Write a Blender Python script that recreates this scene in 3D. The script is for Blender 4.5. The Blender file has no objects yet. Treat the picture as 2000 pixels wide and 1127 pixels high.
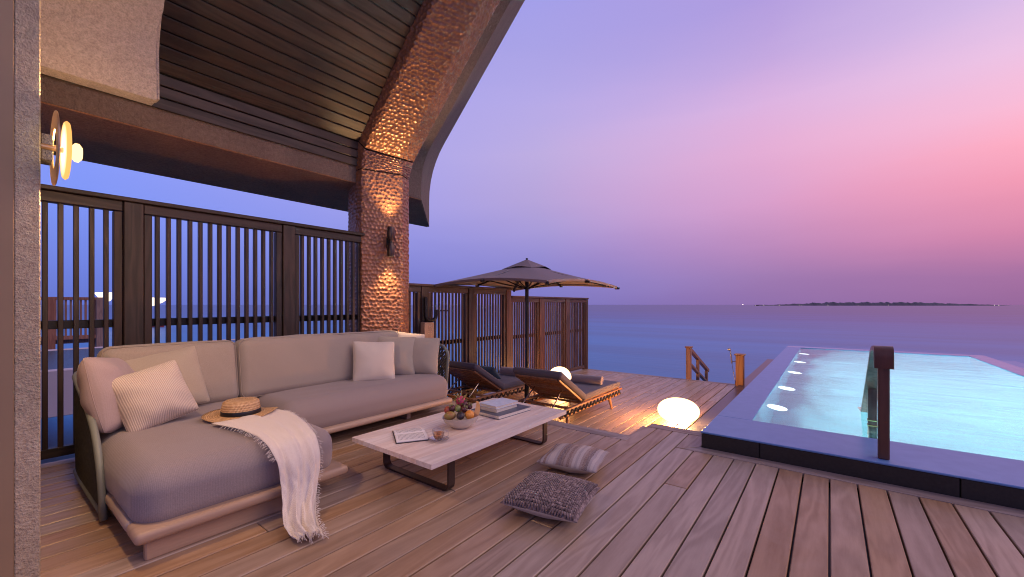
import bpy, bmesh, math, random
import numpy as np
from mathutils import Vector, Matrix, Euler

random.seed(7)
rng = np.random.default_rng(7)
scene = bpy.context.scene
COL = scene.collection
PI = math.pi
rad = math.radians

# ------------------------------------------------------------------ camera
YAW = math.atan(620 / 810.0)
cam_data = bpy.data.cameras.new("camera")
cam_data.sensor_width = 36.0
cam_data.lens = 36.0 * 810 / 2000
cam_data.shift_y = 31.5 / 2000
cam_data.clip_start = 0.05
cam_data.clip_end = 20000
cam = bpy.data.objects.new("camera", cam_data)
cam.location = (0, 0, 1.15)
cam.rotation_euler = (PI / 2, 0, YAW)
COL.objects.link(cam)
scene.camera = cam

# ------------------------------------------------------------------ colour management
vs = scene.view_settings
vs.view_transform = 'Standard'
vs.look = 'None'
vs.exposure = 0.14
vs.gamma = 1.0
vs.use_curve_mapping = False
cy = scene.cycles
cy.use_denoising = True
cy.denoising_prefilter = 'ACCURATE'
cy.filter_width = 1.05
cy.caustics_reflective = False
cy.caustics_refractive = True
cy.max_bounces = 8
cy.diffuse_bounces = 4
cy.glossy_bounces = 4
cy.transmission_bounces = 6
cy.transparent_max_bounces = 32
cy.sample_clamp_indirect = 6.0


def lin(r, g=None, b=None):
    """sRGB 0-255 -> linear"""
    if g is None:
        r, g, b = r
    f = lambda c: (c / 12.92 if c <= 0.04045 else ((c + 0.055) / 1.055) ** 2.4)
    return (f(r / 255), f(g / 255), f(b / 255), 1.0)


# ------------------------------------------------------------------ world: dusk sky after sunset
world = bpy.data.worlds.new("World")
scene.world = world
world.use_nodes = True
wt = world.node_tree
wt.nodes.clear()
W = wt.nodes.new
wl = wt.links.new
w_out = W('ShaderNodeOutputWorld')
w_bg = W('ShaderNodeBackground')
w_tc = W('ShaderNodeTexCoord')
w_sep = W('ShaderNodeSeparateXYZ')
wl(w_tc.outputs['Generated'], w_sep.inputs[0])


def wmath(op, a, b=None, c=None):
    n = W('ShaderNodeMath')
    n.operation = op
    for i, v in enumerate((a, b, c)):
        if v is None:
            continue
        if hasattr(v, 'links'):
            wl(v, n.inputs[i])
        else:
            n.inputs[i].default_value = v
    return n.outputs[0]


PINK_AZ = rad(24)                      # azimuth of the afterglow, from +Y towards +X
zc = wmath('MINIMUM', wmath('MAXIMUM', w_sep.outputs['Z'], -1.0), 1.0)
elev = wmath('DIVIDE', wmath('MAXIMUM', wmath('ARCSINE', zc), 0.0), PI / 2)
hor = wmath('MAXIMUM', wmath('SQRT', wmath('ADD', wmath('MULTIPLY', w_sep.outputs['X'], w_sep.outputs['X']),
                                           wmath('MULTIPLY', w_sep.outputs['Y'], w_sep.outputs['Y']))), 1e-4)
dotp = wmath('DIVIDE', wmath('ADD', wmath('MULTIPLY', w_sep.outputs['X'], math.sin(PINK_AZ)),
                             wmath('MULTIPLY', w_sep.outputs['Y'], math.cos(PINK_AZ))), hor)
ang = wmath('DIVIDE', wmath('ARCCOSINE', wmath('MINIMUM', wmath('MAXIMUM', dotp, -1.0), 1.0)), PI)
# soft veils of thin cloud, stretched along the horizon
w_map = W('ShaderNodeMapping')
w_map.inputs['Scale'].default_value = (1.2, 1.2, 6.0)
wl(w_tc.outputs['Generated'], w_map.inputs[0])
w_noise = W('ShaderNodeTexNoise')
w_noise.inputs['Scale'].default_value = 2.2
w_noise.inputs['Detail'].default_value = 4
wl(w_map.outputs[0], w_noise.inputs['Vector'])
wob = wmath('MULTIPLY', wmath('SUBTRACT', w_noise.outputs[0], 0.5), 0.03)
elev_w = wmath('ADD', elev, wob)
ang_w = wmath('ADD', ang, wob)

SKY = [
    # azimuth position (fraction of 180 deg), then colours by elevation in degrees
    (0.058, [(0, (146, 101, 150)), (2.5, (160, 109, 156)), (6.4, (206, 130, 165)), (10.8, (234, 150, 175)), (14, (244, 166, 188)), (17, (240, 180, 206)), (21, (227, 187, 220)), (25.5, (206, 180, 222)), (38, (178, 162, 214)), (60, (158, 148, 204)), (90, (146, 140, 196))]),
    (0.165, [(0, (138, 107, 164)), (3.3, (154, 119, 172)), (6.9, (180, 132, 180)), (11.6, (208, 152, 195)), (17.2, (219, 166, 205)), (22.5, (212, 172, 216)), (27.5, (186, 160, 215)), (33, (170, 150, 214)), (60, (152, 146, 204)), (90, (146, 140, 196))]),
    (0.32, [(0, (118, 114, 185)), (3.9, (131, 127, 198)), (8, (150, 140, 204)), (13.5, (174, 157, 210)), (20, (183, 166, 216)), (26, (175, 163, 222)), (31.4, (163, 156, 221)), (37, (156, 152, 224)), (60, (146, 145, 206)), (90, (146, 140, 196))]),
    (0.60, [(0, (96, 112, 196)), (4, (108, 126, 216)), (9, (122, 144, 236)), (15, (130, 150, 242)), (24, (138, 152, 236)), (38, (142, 148, 224)), (60, (146, 145, 206)), (90, (146, 140, 196))]),
    (0.95, [(0, (112, 104, 150)), (5, (134, 116, 158)), (10, (164, 134, 166)), (16, (168, 142, 174)), (26, (160, 146, 186)), (40, (150, 146, 196)), (60, (148, 142, 198)), (90, (146, 140, 196))]),  # unseen warmer band behind the camera, added to light the sofa
]
prev = None
for i, (pos, stops) in enumerate(SKY):
    r = W('ShaderNodeValToRGB')
    r.color_ramp.interpolation = 'LINEAR'
    els = r.color_ramp.elements
    els[0].position = stops[0][0] / 90
    els[0].color = lin(stops[0][1])
    els[1].position = 1.0
    els[1].color = lin(stops[-1][1])
    for e, c in stops[1:-1]:
        el = els.new(e / 90)
        el.color = lin(c)
    wl(elev_w, r.inputs[0])
    if prev is None:
        prev = (pos, r.outputs[0])
    else:
        mr = W('ShaderNodeMapRange')
        mr.inputs['From Min'].default_value = prev[0]
        mr.inputs['From Max'].default_value = pos
        wl(ang_w, mr.inputs['Value'])
        mx = W('ShaderNodeMix')
        mx.data_type = 'RGBA'
        wl(mr.outputs[0], mx.inputs[0])
        wl(prev[1], mx.inputs[6])
        wl(r.outputs[0], mx.inputs[7])
        prev = (pos, mx.outputs[2])
wl(prev[1], w_bg.inputs['Color'])
w_bg.inputs['Strength'].default_value = 1.0
wl(w_bg.outputs[0], w_out.inputs[0])

# ------------------------------------------------------------------ the afterglow as one very soft sun
sun_data = bpy.data.lights.new("afterglow", 'SUN')
sun_data.energy = 1.05
sun_data.angle = rad(50)
sun_data.color = (1.0, 0.72, 0.52)
sun = bpy.data.objects.new("afterglow", sun_data)
saz, sel = rad(62), rad(40)
sdir = Vector((math.sin(saz) * math.cos(sel), math.cos(saz) * math.cos(sel), math.sin(sel)))
sun.rotation_euler = sdir.to_track_quat('Z', 'Y').to_euler()
sun.location = (6, 4, 8)
COL.objects.link(sun)


# ------------------------------------------------------------------ helpers
def link(o, parent=None):
    COL.objects.link(o)
    if parent is not None:
        o.parent = parent
    return o


def tag(o, label=None, cat=None, group=None, kind=None):
    if label: o['label'] = label
    if cat: o['category'] = cat
    if group: o['group'] = group
    if kind: o['kind'] = kind
    return o


def empty(name, loc=(0, 0, 0), rz=0.0):
    o = bpy.data.objects.new(name, None)
    o.empty_display_size = 0.2
    o.location = loc
    o.rotation_euler = (0, 0, rz)
    COL.objects.link(o)
    return o


def thing(name, label, cat, loc=(0, 0, 0), rz=0.0, group=None):
    return tag(empty(name, loc, rz), label, cat, group)


def from_data(name, verts, faces, mat, parent=None, smooth=False):
    me = bpy.data.meshes.new(name)
    me.from_pydata([tuple(v) for v in verts], [], faces)
    me.update()
    if mat is not None:
        me.materials.append(mat)
    if smooth:
        for p in me.polygons:
            p.use_smooth = True
    o = bpy.data.objects.new(name, me)
    return link(o, parent)


def from_bm(name, bm, mat, parent=None, smooth=False, recalc=True, loc=None):
    if recalc:
        bmesh.ops.recalc_face_normals(bm, faces=bm.faces)
    me = bpy.data.meshes.new(name)
    bm.to_mesh(me)
    bm.free()
    mats = mat if isinstance(mat, (list, tuple)) else [mat]
    for m in mats:
        me.materials.append(m)
    if smooth:
        for p in me.polygons:
            p.use_smooth = True
        if smooth == 'auto':
            me.set_sharp_from_angle(angle=rad(40))
    o = bpy.data.objects.new(name, me)
    if loc is not None:
        o.location = loc
    return link(o, parent)


def share(src, name, parent, loc=(0, 0, 0), rot=(0, 0, 0), scale=(1, 1, 1)):
    o = src.copy()
    o.name = name
    o.parent = parent
    o.location = loc
    o.rotation_euler = rot
    o.scale = scale
    COL.objects.link(o)
    return o


def copy_tree(o, parent=None):
    c = o.copy()
    COL.objects.link(c)
    c.parent = parent
    for ch in list(o.children):
        copy_tree(ch, c)
    return c


def bx(bm, c, s, ch=0.0, rot=None, seg=1):
    """box centred at c, size s, edges chamfered by ch"""
    r = bmesh.ops.create_cube(bm, size=1.0)
    vs_ = r['verts']
    for v in vs_:
        v.co = Vector((v.co.x * s[0], v.co.y * s[1], v.co.z * s[2]))
    if ch > 0:
        ed = list({e for v in vs_ for e in v.link_edges})
        rr = bmesh.ops.bevel(bm, geom=ed, offset=ch, segments=seg, affect='EDGES', profile=0.5)
        vs_ = list({v for f in rr['faces'] for v in f.verts} | {v for v in vs_ if v.is_valid})
    M = Matrix.Translation(Vector(c))
    if rot is not None:
        M = M @ (rot.to_4x4() if not isinstance(rot, Matrix) else rot.to_4x4())
    for v in vs_:
        v.co = M @ v.co
    return vs_


def box_obj(name, lo, hi, mat, parent=None, ch=0.0, seg=1):
    """axis aligned box as an object whose origin is its centre"""
    c = [(a + b) / 2 for a, b in zip(lo, hi)]
    bm = bmesh.new()
    bx(bm, (0, 0, 0), [b - a for a, b in zip(lo, hi)], ch, seg=seg)
    return from_bm(name, bm, mat, parent, smooth=('auto' if seg > 1 else False), loc=c)


def frames(path, closed=False):
    P = [Vector(p) for p in path]
    n = len(P)
    T = []
    for i in range(n):
        if closed:
            t = P[(i + 1) % n] - P[i - 1]
        else:
            t = P[min(i + 1, n - 1)] - P[max(i - 1, 0)]
        T.append(t.normalized() if t.length > 1e-9 else Vector((0, 0, 1)))
    up = Vector((0, 0, 1))
    if abs(T[0].dot(up)) > 0.95:
        up = Vector((1, 0, 0))
    N = (up - T[0] * up.dot(T[0])).normalized()
    out = []
    for i in range(n):
        N = (N - T[i] * N.dot(T[i]))
        N = N.normalized() if N.length > 1e-9 else T[i].orthogonal().normalized()
        out.append((P[i], T[i], N, T[i].cross(N)))
    return out


def tube(bm, path, r, sides=8, closed=False, caps=True, prof=None):
    """sweep a circle (or a rectangular profile prof=(w,h)) along a path"""
    fr = frames(path, closed)
    rings = []
    for i, (p, t, nrm, bi) in enumerate(fr):
        rr = r[i] if isinstance(r, (list, tuple)) else r
        ring = []
        if prof is None:
            for k in range(sides):
                a = 2 * PI * k / sides
                ring.append(bm.verts.new(p + (nrm * math.cos(a) + bi * math.sin(a)) * rr))
        else:
            w, hh = prof
            for sx, sy in ((-1, -1), (1, -1), (1, 1), (-1, 1)):
                ring.append(bm.verts.new(p + bi * (sx * w / 2) + nrm * (sy * hh / 2)))
        rings.append(ring)
    m = len(rings[0])
    n = len(rings)
    for i in range(n if closed else n - 1):
        a, b = rings[i], rings[(i + 1) % n]
        for k in range(m):
            bm.faces.new((a[k], a[(k + 1) % m], b[(k + 1) % m], b[k]))
    if caps and not closed:
        bm.faces.new(rings[0][::-1])
        bm.faces.new(rings[-1])


def lathe(bm, prof, seg=32, c=(0, 0, 0), jitter=None):
    rings = []
    for (r, z) in prof:
        if r < 1e-5:
            rings.append([bm.verts.new((c[0], c[1], c[2] + z))])
        else:
            rings.append([bm.verts.new((c[0] + r * math.cos(2 * PI * k / seg),
                                        c[1] + r * math.sin(2 * PI * k / seg),
                                        c[2] + z + (jitter(2 * PI * k / seg, r, z) if jitter else 0))) for k in range(seg)])
    for a, b in zip(rings[:-1], rings[1:]):
        if len(a) == 1 and len(b) == 1:
            continue
        for k in range(seg):
            k2 = (k + 1) % seg
            if len(a) == 1:
                bm.faces.new((a[0], b[k], b[k2]))
            elif len(b) == 1:
                bm.faces.new((a[k], a[k2], b[0]))
            else:
                bm.faces.new((a[k], a[k2], b[k2], b[k]))


def arc_round(points, r, n=5):
    """round the inner corners of a polyline"""
    P = [Vector(p) for p in points]
    out = [P[0]]
    for i in range(1, len(P) - 1):
        a = (P[i - 1] - P[i]); b = (P[i + 1] - P[i])
        d = min(r, a.length * 0.49, b.length * 0.49)
        p0 = P[i] + a.normalized() * d
        p1 = P[i] + b.normalized() * d
        for k in range(n + 1):
            t = k / n
            out.append(p0 * (1 - t) ** 2 + P[i] * 2 * t * (1 - t) + p1 * t * t)
    out.append(P[-1])
    return out


def vnoise(x, y, seed=0):
    """cheap smooth 2-D noise from a few rotated sines"""
    r = random.Random(seed)
    s = 0.0
    for k in range(6):
        a = r.uniform(0, 2 * PI); f = r.uniform(0.6, 1.6); ph = r.uniform(0, 2 * PI)
        s = s + math.sin((x * math.cos(a) + y * math.sin(a)) * f * (1 + k * 0.35) + ph) / (1 + 0.5 * k)
    return s / 3.0


# ------------------------------------------------------------------ materials
def new_mat(name):
    m = bpy.data.materials.new(name)
    m.use_nodes = True
    nt = m.node_tree
    b = nt.nodes.get('Principled BSDF')
    return m, nt, b


def nd(nt, t, **kw):
    n = nt.nodes.new(t)
    for k, v in kw.items():
        setattr(n, k, v)
    return n


def coords(nt, scale=(1, 1, 1), rand=True, space='Object'):
    tc = nd(nt, 'ShaderNodeTexCoord')
    mp = nd(nt, 'ShaderNodeMapping')
    mp.inputs['Scale'].default_value = scale
    nt.links.new(tc.outputs[space], mp.inputs[0])
    if rand:
        oi = nd(nt, 'ShaderNodeObjectInfo')
        mu = nd(nt, 'ShaderNodeVectorMath', operation='SCALE')
        mu.inputs[0].default_value = (37.0, 91.0, 53.0)
        nt.links.new(oi.outputs['Random'], mu.inputs['Scale'])
        nt.links.new(mu.outputs[0], mp.inputs['Location'])
        return mp.outputs[0], oi.outputs['Random']
    return mp.outputs[0], None


def ramp(nt, fac, stops):
    r = nd(nt, 'ShaderNodeValToRGB')
    els = r.color_ramp.elements
    els[0].position, els[0].color = stops[0][0], stops[0][1]
    els[1].position, els[1].color = stops[-1][0], stops[-1][1]
    for p, c in stops[1:-1]:
        e = els.new(p)
        e.color = c
    nt.links.new(fac, r.inputs[0])
    return r.outputs[0]


def mul(nt, a, b, op='MULTIPLY'):
    n = nd(nt, 'ShaderNodeMath', operation=op)
    for i, v in enumerate((a, b)):
        if hasattr(v, 'links'):
            nt.links.new(v, n.inputs[i])
        else:
            n.inputs[i].default_value = v
    return n.outputs[0]


def mixc(nt, fac, a, b, blend='MIX'):
    n = nd(nt, 'ShaderNodeMix', data_type='RGBA', blend_type=blend)
    if hasattr(fac, 'links'):
        nt.links.new(fac, n.inputs[0])
    else:
        n.inputs[0].default_value = fac
    for i, v in ((6, a), (7, b)):
        if hasattr(v, 'links'):
            nt.links.new(v, n.inputs[i])
        else:
            n.inputs[i].default_value = v
    return n.outputs[2]


def bump(nt, b, height, strength, dist, prev=None):
    n = nd(nt, 'ShaderNodeBump')
    n.inputs['Strength'].default_value = strength
    n.inputs['Distance'].default_value = dist
    nt.links.new(height, n.inputs['Height'])
    if prev is not None:
        nt.links.new(prev, n.inputs['Normal'])
    nt.links.new(n.outputs[0], b.inputs['Normal'])
    return n.outputs[0]


def noise(nt, vec, scale, detail=4, rough=0.55, dist=0.0):
    n = nd(nt, 'ShaderNodeTexNoise')
    n.inputs['Scale'].default_value = scale
    n.inputs['Detail'].default_value = detail
    n.inputs['Roughness'].default_value = rough
    n.inputs['Distortion'].default_value = dist
    nt.links.new(vec, n.inputs['Vector'])
    return n.outputs[0]


def c4(c):
    return (c[0], c[1], c[2], 1.0)


def plain(name, col, rough=0.6, var=0.12, scale=6.0, metallic=0.0, bstr=0.0, bscale=80.0, bdist=0.002, spec=None):
    m, nt, b = new_mat(name)
    v, rnd = coords(nt)
    n = noise(nt, v, scale)
    colr = ramp(nt, n, [(0.25, c4([x * (1 - var) for x in col])), (0.75, c4([min(1, x * (1 + var)) for x in col]))])
    nt.links.new(colr, b.inputs['Base Color'])
    b.inputs['Roughness'].default_value = rough
    b.inputs['Metallic'].default_value = metallic
    if spec is not None:
        b.inputs['Specular IOR Level'].default_value = spec
    if bstr > 0:
        n2 = noise(nt, v, bscale, 3)
        bump(nt, b, n2, bstr, bdist)
    return m


def wood(name, dark, light, axis='Y', rough=0.55, grain=1.0, objvar=0.35, ring=0.55, bstr=0.25, weather=0.0, wcol=(0.3, 0.28, 0.29)):
    m, nt, b = new_mat(name)
    k = 0.10
    sc = {'X': (k, 1, 1), 'Y': (1, k, 1), 'Z': (1, 1, k)}[axis]
    v, rnd = coords(nt, sc)
    big = noise(nt, v, 5.0 * grain, 3, 0.5, 0.6)
    wv = nd(nt, 'ShaderNodeTexNoise')
    wv.inputs['Scale'].default_value = 16.0 * grain
    wv.inputs['Detail'].default_value = 6
    wv.inputs['Roughness'].default_value = 0.65
    wv.inputs['Distortion'].default_value = 1.2
    nt.links.new(v, wv.inputs['Vector'])
    # growth rings: sine of the big noise
    rg = mul(nt, mul(nt, mul(nt, big, 46.0), 0.0, 'ADD'), 1.0, 'SINE')
    rg = mul(nt, mul(nt, rg, 0.5), 0.5, 'ADD')
    fine = noise(nt, v, 90.0 * grain, 4, 0.7)
    f = mixc(nt, ring, wv.outputs[0], rg)
    f2 = mixc(nt, 0.35, f, fine)
    colr = ramp(nt, f2, [(0.15, c4(dark)), (0.85, c4(light))])
    # every piece its own tone
    hs = nd(nt, 'ShaderNodeHueSaturation')
    nt.links.new(colr, hs.inputs['Color'])
    wn = nd(nt, 'ShaderNodeTexWhiteNoise', noise_dimensions='1D')
    nt.links.new(rnd, wn.inputs['W'])
    val = mul(nt, mul(nt, mul(nt, rnd, 1.0, 'SUBTRACT'), objvar), 1.0 + objvar * 0.5, 'ADD')
    nt.links.new(val, hs.inputs['Value'])
    sat = mul(nt, mul(nt, wn.outputs['Value'], 0.5), 0.72, 'ADD')
    nt.links.new(sat, hs.inputs['Saturation'])
    outc = hs.outputs[0]
    if weather > 0:
        v2, _ = coords(nt, (1, 1, 1))
        wn2 = noise(nt, v2, 3.2, 5, 0.6, 0.8)
        msk = mul(nt, ramp(nt, wn2, [(0.42, (0, 0, 0, 1)), (0.68, (1, 1, 1, 1))]), weather)
        outc = mixc(nt, msk, outc, c4(wcol))
    nt.links.new(outc, b.inputs['Base Color'])
    rr = ramp(nt, f2, [(0.0, (rough + 0.12,) * 3 + (1,)), (1.0, (rough - 0.1,) * 3 + (1,))])
    nt.links.new(rr, b.inputs['Roughness'])
    bump(nt, b, f2, bstr, 0.002)
    return m


def fabric(name, col, col2=None, per=0.0045, rough=0.9, var=0.08, bstr=0.35, sheen=0.2, mottled=6.0, axes='XZY', wk=0.3):
    """woven cloth; per = thread spacing in metres"""
    m, nt, b = new_mat(name)
    v, rnd = coords(nt)
    col2 = col2 or [c * 0.80 for c in col]
    n = noise(nt, v, mottled, 3)
    ws = None
    for a_ in axes:
        w = nd(nt, 'ShaderNodeTexWave', wave_type='BANDS', bands_direction=a_)
        w.inputs['Scale'].default_value = 0.314 / per
        w.inputs['Distortion'].default_value = 1.0
        w.inputs['Detail Scale'].default_value = 2.0
        nt.links.new(v, w.inputs['Vector'])
        ws = w.outputs['Fac'] if ws is None else mul(nt, ws, w.outputs['Fac'], 'ADD')
    ws = mul(nt, ws, 1.0 / len(axes))
    slub = noise(nt, v, 170.0, 3, 0.7)
    f = mixc(nt, 1 - wk, ws, slub)
    cc = ramp(nt, f, [(0.25, c4(col2)), (0.75, c4(col))])
    cc2 = mixc(nt, mul(nt, n, var * 2), cc, c4([c * 0.7 for c in col]))
    nt.links.new(cc2, b.inputs['Base Color'])
    b.inputs['Roughness'].default_value = rough
    b.inputs['Sheen Weight'].default_value = sheen
    b.inputs['Sheen Roughness'].default_value = 0.5
    b.inputs['Specular IOR Level'].default_value = 0.2
    bump(nt, b, f, bstr, 0.0012)
    return m


def stucco(name, col, rough=0.9, bscale=70.0, bstr=0.9, bdist=0.008, var=0.15):
    m, nt, b = new_mat(name)
    v, _ = coords(nt, rand=False)
    n1 = noise(nt, v, bscale, 4, 0.6)
    n2 = noise(nt, v, bscale * 0.4, 2, 0.5)
    n3 = noise(nt, v, 1.7, 4)
    h_ = mixc(nt, 0.4, n1, n2)
    h2 = ramp(nt, h_, [(0.35, (0, 0, 0, 1)), (0.65, (1, 1, 1, 1))])
    cc = ramp(nt, n3, [(0.3, c4([x * (1 - var) for x in col])), (0.7, c4([x * (1 + var) for x in col]))])
    cc = mixc(nt, 0.25, cc, h2, 'OVERLAY')
    nt.links.new(cc, b.inputs['Base Color'])
    b.inputs['Roughness'].default_value = rough
    b.inputs['Specular IOR Level'].default_value = 0.25
    bump(nt, b, h2, bstr, bdist)
    return m


def emit(name, col, strength):
    m, nt, b = new_mat(name)
    nt.nodes.remove(b)
    e = nd(nt, 'ShaderNodeEmission')
    e.inputs[0].default_value = c4(col)
    e.inputs[1].default_value = strength
    nt.links.new(e.outputs[0], nt.nodes['Material Output'].inputs[0])
    return m


def glass(name, col=(1, 1, 1), clear=0.86):
    """thin clear glass: mostly transparent, mirror-like towards the edges"""
    m, nt, b = new_mat(name)
    nt.nodes.remove(b)
    tr = nd(nt, 'ShaderNodeBsdfTransparent'); tr.inputs[0].default_value = c4(col)
    gl = nd(nt, 'ShaderNodeBsdfGlossy'); gl.inputs['Roughness'].default_value = 0.02
    lw = nd(nt, 'ShaderNodeLayerWeight'); lw.inputs['Blend'].default_value = 0.35
    mx = nd(nt, 'ShaderNodeMixShader')
    nt.links.new(mul(nt, mul(nt, lw.outputs['Fresnel'], 0.4), (1 - clear) * 0.3, 'ADD'), mx.inputs[0])
    nt.links.new(tr.outputs[0], mx.inputs[1]); nt.links.new(gl.outputs[0], mx.inputs[2])
    nt.links.new(mx.outputs[0], nt.nodes['Material Output'].inputs[0])
    return m


M_deck = wood('teak_deck', (0.25, 0.148, 0.086), (0.47, 0.315, 0.205), 'Y', rough=0.40, objvar=0.25, ring=0.4, weather=0.18, wcol=(0.46, 0.345, 0.27))
M_deck_x = wood('teak_trim', (0.20, 0.13, 0.10), (0.42, 0.30, 0.24), 'X', rough=0.55, objvar=0.2, weather=0.3, wcol=(0.40, 0.32, 0.31))
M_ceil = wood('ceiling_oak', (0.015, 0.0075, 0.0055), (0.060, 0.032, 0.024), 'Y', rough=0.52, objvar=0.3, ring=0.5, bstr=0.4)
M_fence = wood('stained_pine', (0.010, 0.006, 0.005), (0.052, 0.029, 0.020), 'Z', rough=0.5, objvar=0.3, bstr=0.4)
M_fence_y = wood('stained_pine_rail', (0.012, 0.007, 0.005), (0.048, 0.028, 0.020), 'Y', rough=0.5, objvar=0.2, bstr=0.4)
M_fence_lit = wood('lit_pine', (0.026, 0.012, 0.009), (0.115, 0.058, 0.040), 'Z', rough=0.5, objvar=0.3, bstr=0.4)  # same pine as the near fence, lamp light put into the colour
M_fence_lit_y = wood('lit_pine_rail', (0.026, 0.012, 0.009), (0.105, 0.054, 0.038), 'Y', rough=0.5, objvar=0.2, bstr=0.4)
M_pale_x = wood('pale_oak', (0.60, 0.45, 0.36), (0.88, 0.76, 0.68), 'Y', rough=0.45, objvar=0.12, ring=0.35, bstr=0.12)
M_sofawood = wood('sofa_oak', (0.31, 0.195, 0.125), (0.50, 0.345, 0.24), 'Y', rough=0.5, objvar=0.1, ring=0.3, bstr=0.15)
M_sofawood_x = wood('sofa_oak_cross', (0.31, 0.195, 0.125), (0.50, 0.345, 0.24), 'X', rough=0.5, objvar=0.1, ring=0.3, bstr=0.15)
M_lounge = wood('lounger_teak', (0.16, 0.075, 0.04), (0.34, 0.175, 0.10), 'Y', rough=0.45, objvar=0.2)
M_rail = wood('handrail_teak', (0.055, 0.022, 0.015), (0.135, 0.058, 0.038), 'Z', rough=0.35, objvar=0.2)
M_stair = wood('stair_teak', (0.22, 0.10, 0.055), (0.42, 0.21, 0.12), 'Z', rough=0.45, objvar=0.2)
M_stucco_pale = stucco('pale_render', (0.33, 0.27, 0.26), bscale=120, var=0.05)
M_stucco_dark = stucco('brown_render', (0.20, 0.138, 0.11), bscale=75)
M_soffit_warmlit = stucco('warmlit_soffit_render', (0.32, 0.145, 0.072), bscale=75)  # eave render again, warm light on its underside put into the colour
M_stucco_wall = stucco('wall_render', (0.52, 0.41, 0.28), bscale=110, bdist=0.008)
M_frame = plain('painted_frame', (0.28, 0.185, 0.105), 0.55, 0.04)
M_seat = fabric('mauve_seat_fabric', (0.35, 0.29, 0.275), (0.23, 0.185, 0.175), per=0.0065, wk=0.16, bstr=0.5, axes='Y')
M_back = fabric('taupe_back_fabric', (0.41, 0.345, 0.29), (0.29, 0.24, 0.195), per=0.0065, wk=0.22, bstr=0.5, axes='YZ')
M_pmauve = fabric('mauve_pillow', (0.44, 0.34, 0.34), per=0.006, axes='XZ', wk=0.25)
M_pcream = fabric('cream_pillow', (0.70, 0.59, 0.50), (0.47, 0.37, 0.31), per=0.009, bstr=0.9, axes='X', wk=0.75)
M_ptan = fabric('tan_pillow', (0.46, 0.39, 0.31), per=0.006, axes='XZ', wk=0.25)
M_pnat = fabric('natural_pillow', (0.70, 0.61, 0.51), per=0.006, axes='XZ', wk=0.25)
M_dark_fab = fabric('plum_cushion', (0.115, 0.098, 0.115))
M_teal_fab = fabric('teal_pillow', (0.12, 0.17, 0.18))
M_towel = fabric('grey_towel', (0.27, 0.21, 0.215), bstr=1.0, sheen=0.6)
M_canopy = fabric('parasol_canvas', (0.245, 0.19, 0.215), sheen=0.1)
M_rope = plain('olive_rope', (0.085, 0.085, 0.062), 0.85, 0.25, 40, bstr=0.5, bscale=300)
M_shell = plain('shell_frame', (0.20, 0.215, 0.185), 0.5, 0.08)
M_black = plain('black_metal', (0.012, 0.011, 0.012), 0.4, 0.1, metallic=0.3)
M_bronze = plain('bronze_steel', (0.085, 0.058, 0.05), 0.38, 0.1, metallic=0.7)
M_steel = plain('brushed_steel', (0.55, 0.5, 0.46), 0.25, 0.05, metallic=1.0)
M_cord = plain('black_cord', (0.02, 0.014, 0.012), 0.7, 0.2, 50)
M_stone = plain('black_stone', (0.020, 0.018, 0.017), 0.38, 0.35, 60, bstr=0.25, bscale=220, bdist=0.001)
M_gutter = plain('dark_gutter_stone', (0.035, 0.036, 0.045), 0.3, 0.2, 20, bstr=0.2, bscale=120)

# ------------------------------------------------------------------ THE SETTING: sea and decks
# sea
SEA_Z = -1.9


def sea_mat():
    m, nt, b = new_mat('lagoon_water')
    v, _ = coords(nt, rand=False)
    mp = nd(nt, 'ShaderNodeMapping')
    mp.inputs['Rotation'].default_value = (0, 0, -YAW)
    mp.inputs['Scale'].default_value = (0.012, 0.10, 1)
    nt.links.new(v, mp.inputs[0])
    n1 = noise(nt, mp.outputs[0], 1.0, 5, 0.6)
    mp2 = nd(nt, 'ShaderNodeMapping')
    mp2.inputs['Rotation'].default_value = (0, 0, -YAW)
    mp2.inputs['Scale'].default_value = (0.35, 1.6, 1)
    nt.links.new(v, mp2.inputs[0])
    n2 = noise(nt, mp2.outputs[0], 1.0, 4, 0.6)
    # shallow turquoise near the villas, deeper further out
    geo = nd(nt, 'ShaderNodeNewGeometry')
    ln = nd(nt, 'ShaderNodeVectorMath', operation='LENGTH')
    nt.links.new(geo.outputs['Position'], ln.inputs[0])
    dist = mul(nt, ln.outputs['Value'], 220.0, 'DIVIDE')
    dcl = ramp(nt, dist, [(0.0, (0.018, 0.25, 0.50, 1)), (0.2, (0.022, 0.235, 0.55, 1)), (0.5, (0.05, 0.12, 0.36, 1)), (1.0, (0.07, 0.10, 0.27, 1))])
    cc = mixc(nt, ramp(nt, n1, [(0.35, (0, 0, 0, 1)), (0.7, (0.55, 0.55, 0.55, 1))]), dcl, (0.03, 0.07, 0.17, 1))
    nt.links.new(cc, b.inputs['Base Color'])
    b.inputs['Roughness'].default_value = 0.3
    b.inputs['IOR'].default_value = 1.33
    b.inputs['Specular IOR Level'].default_value = 0.2
    bump(nt, b, mixc(nt, 0.5, n1, n2), 0.12, 0.35)
    return m


M_sea = sea_mat()
sea = from_data('sea', [(-9000, -3000, SEA_Z), (9000, -3000, SEA_Z), (9000, 12000, SEA_Z), (-9000, 12000, SEA_Z)], [(0, 1, 2, 3)], M_sea)
tag(sea, 'calm blue sea reaching the horizon', kind='structure')

PITCH = 0.1413
GAP = 0.009
TH = 0.03


def board(parent, x, y0, y1, z, name='board', w=PITCH - GAP):
    dz = random.uniform(-0.0012, 0.0012)
    return box_obj(name, (x - w / 2, y0, z - TH + dz), (x + w / 2, y1, z + dz), M_deck, parent, 0.0035)


upper = tag(empty('upper_deck'), 'upper timber deck of pinkish brown boards', kind='structure')
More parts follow.
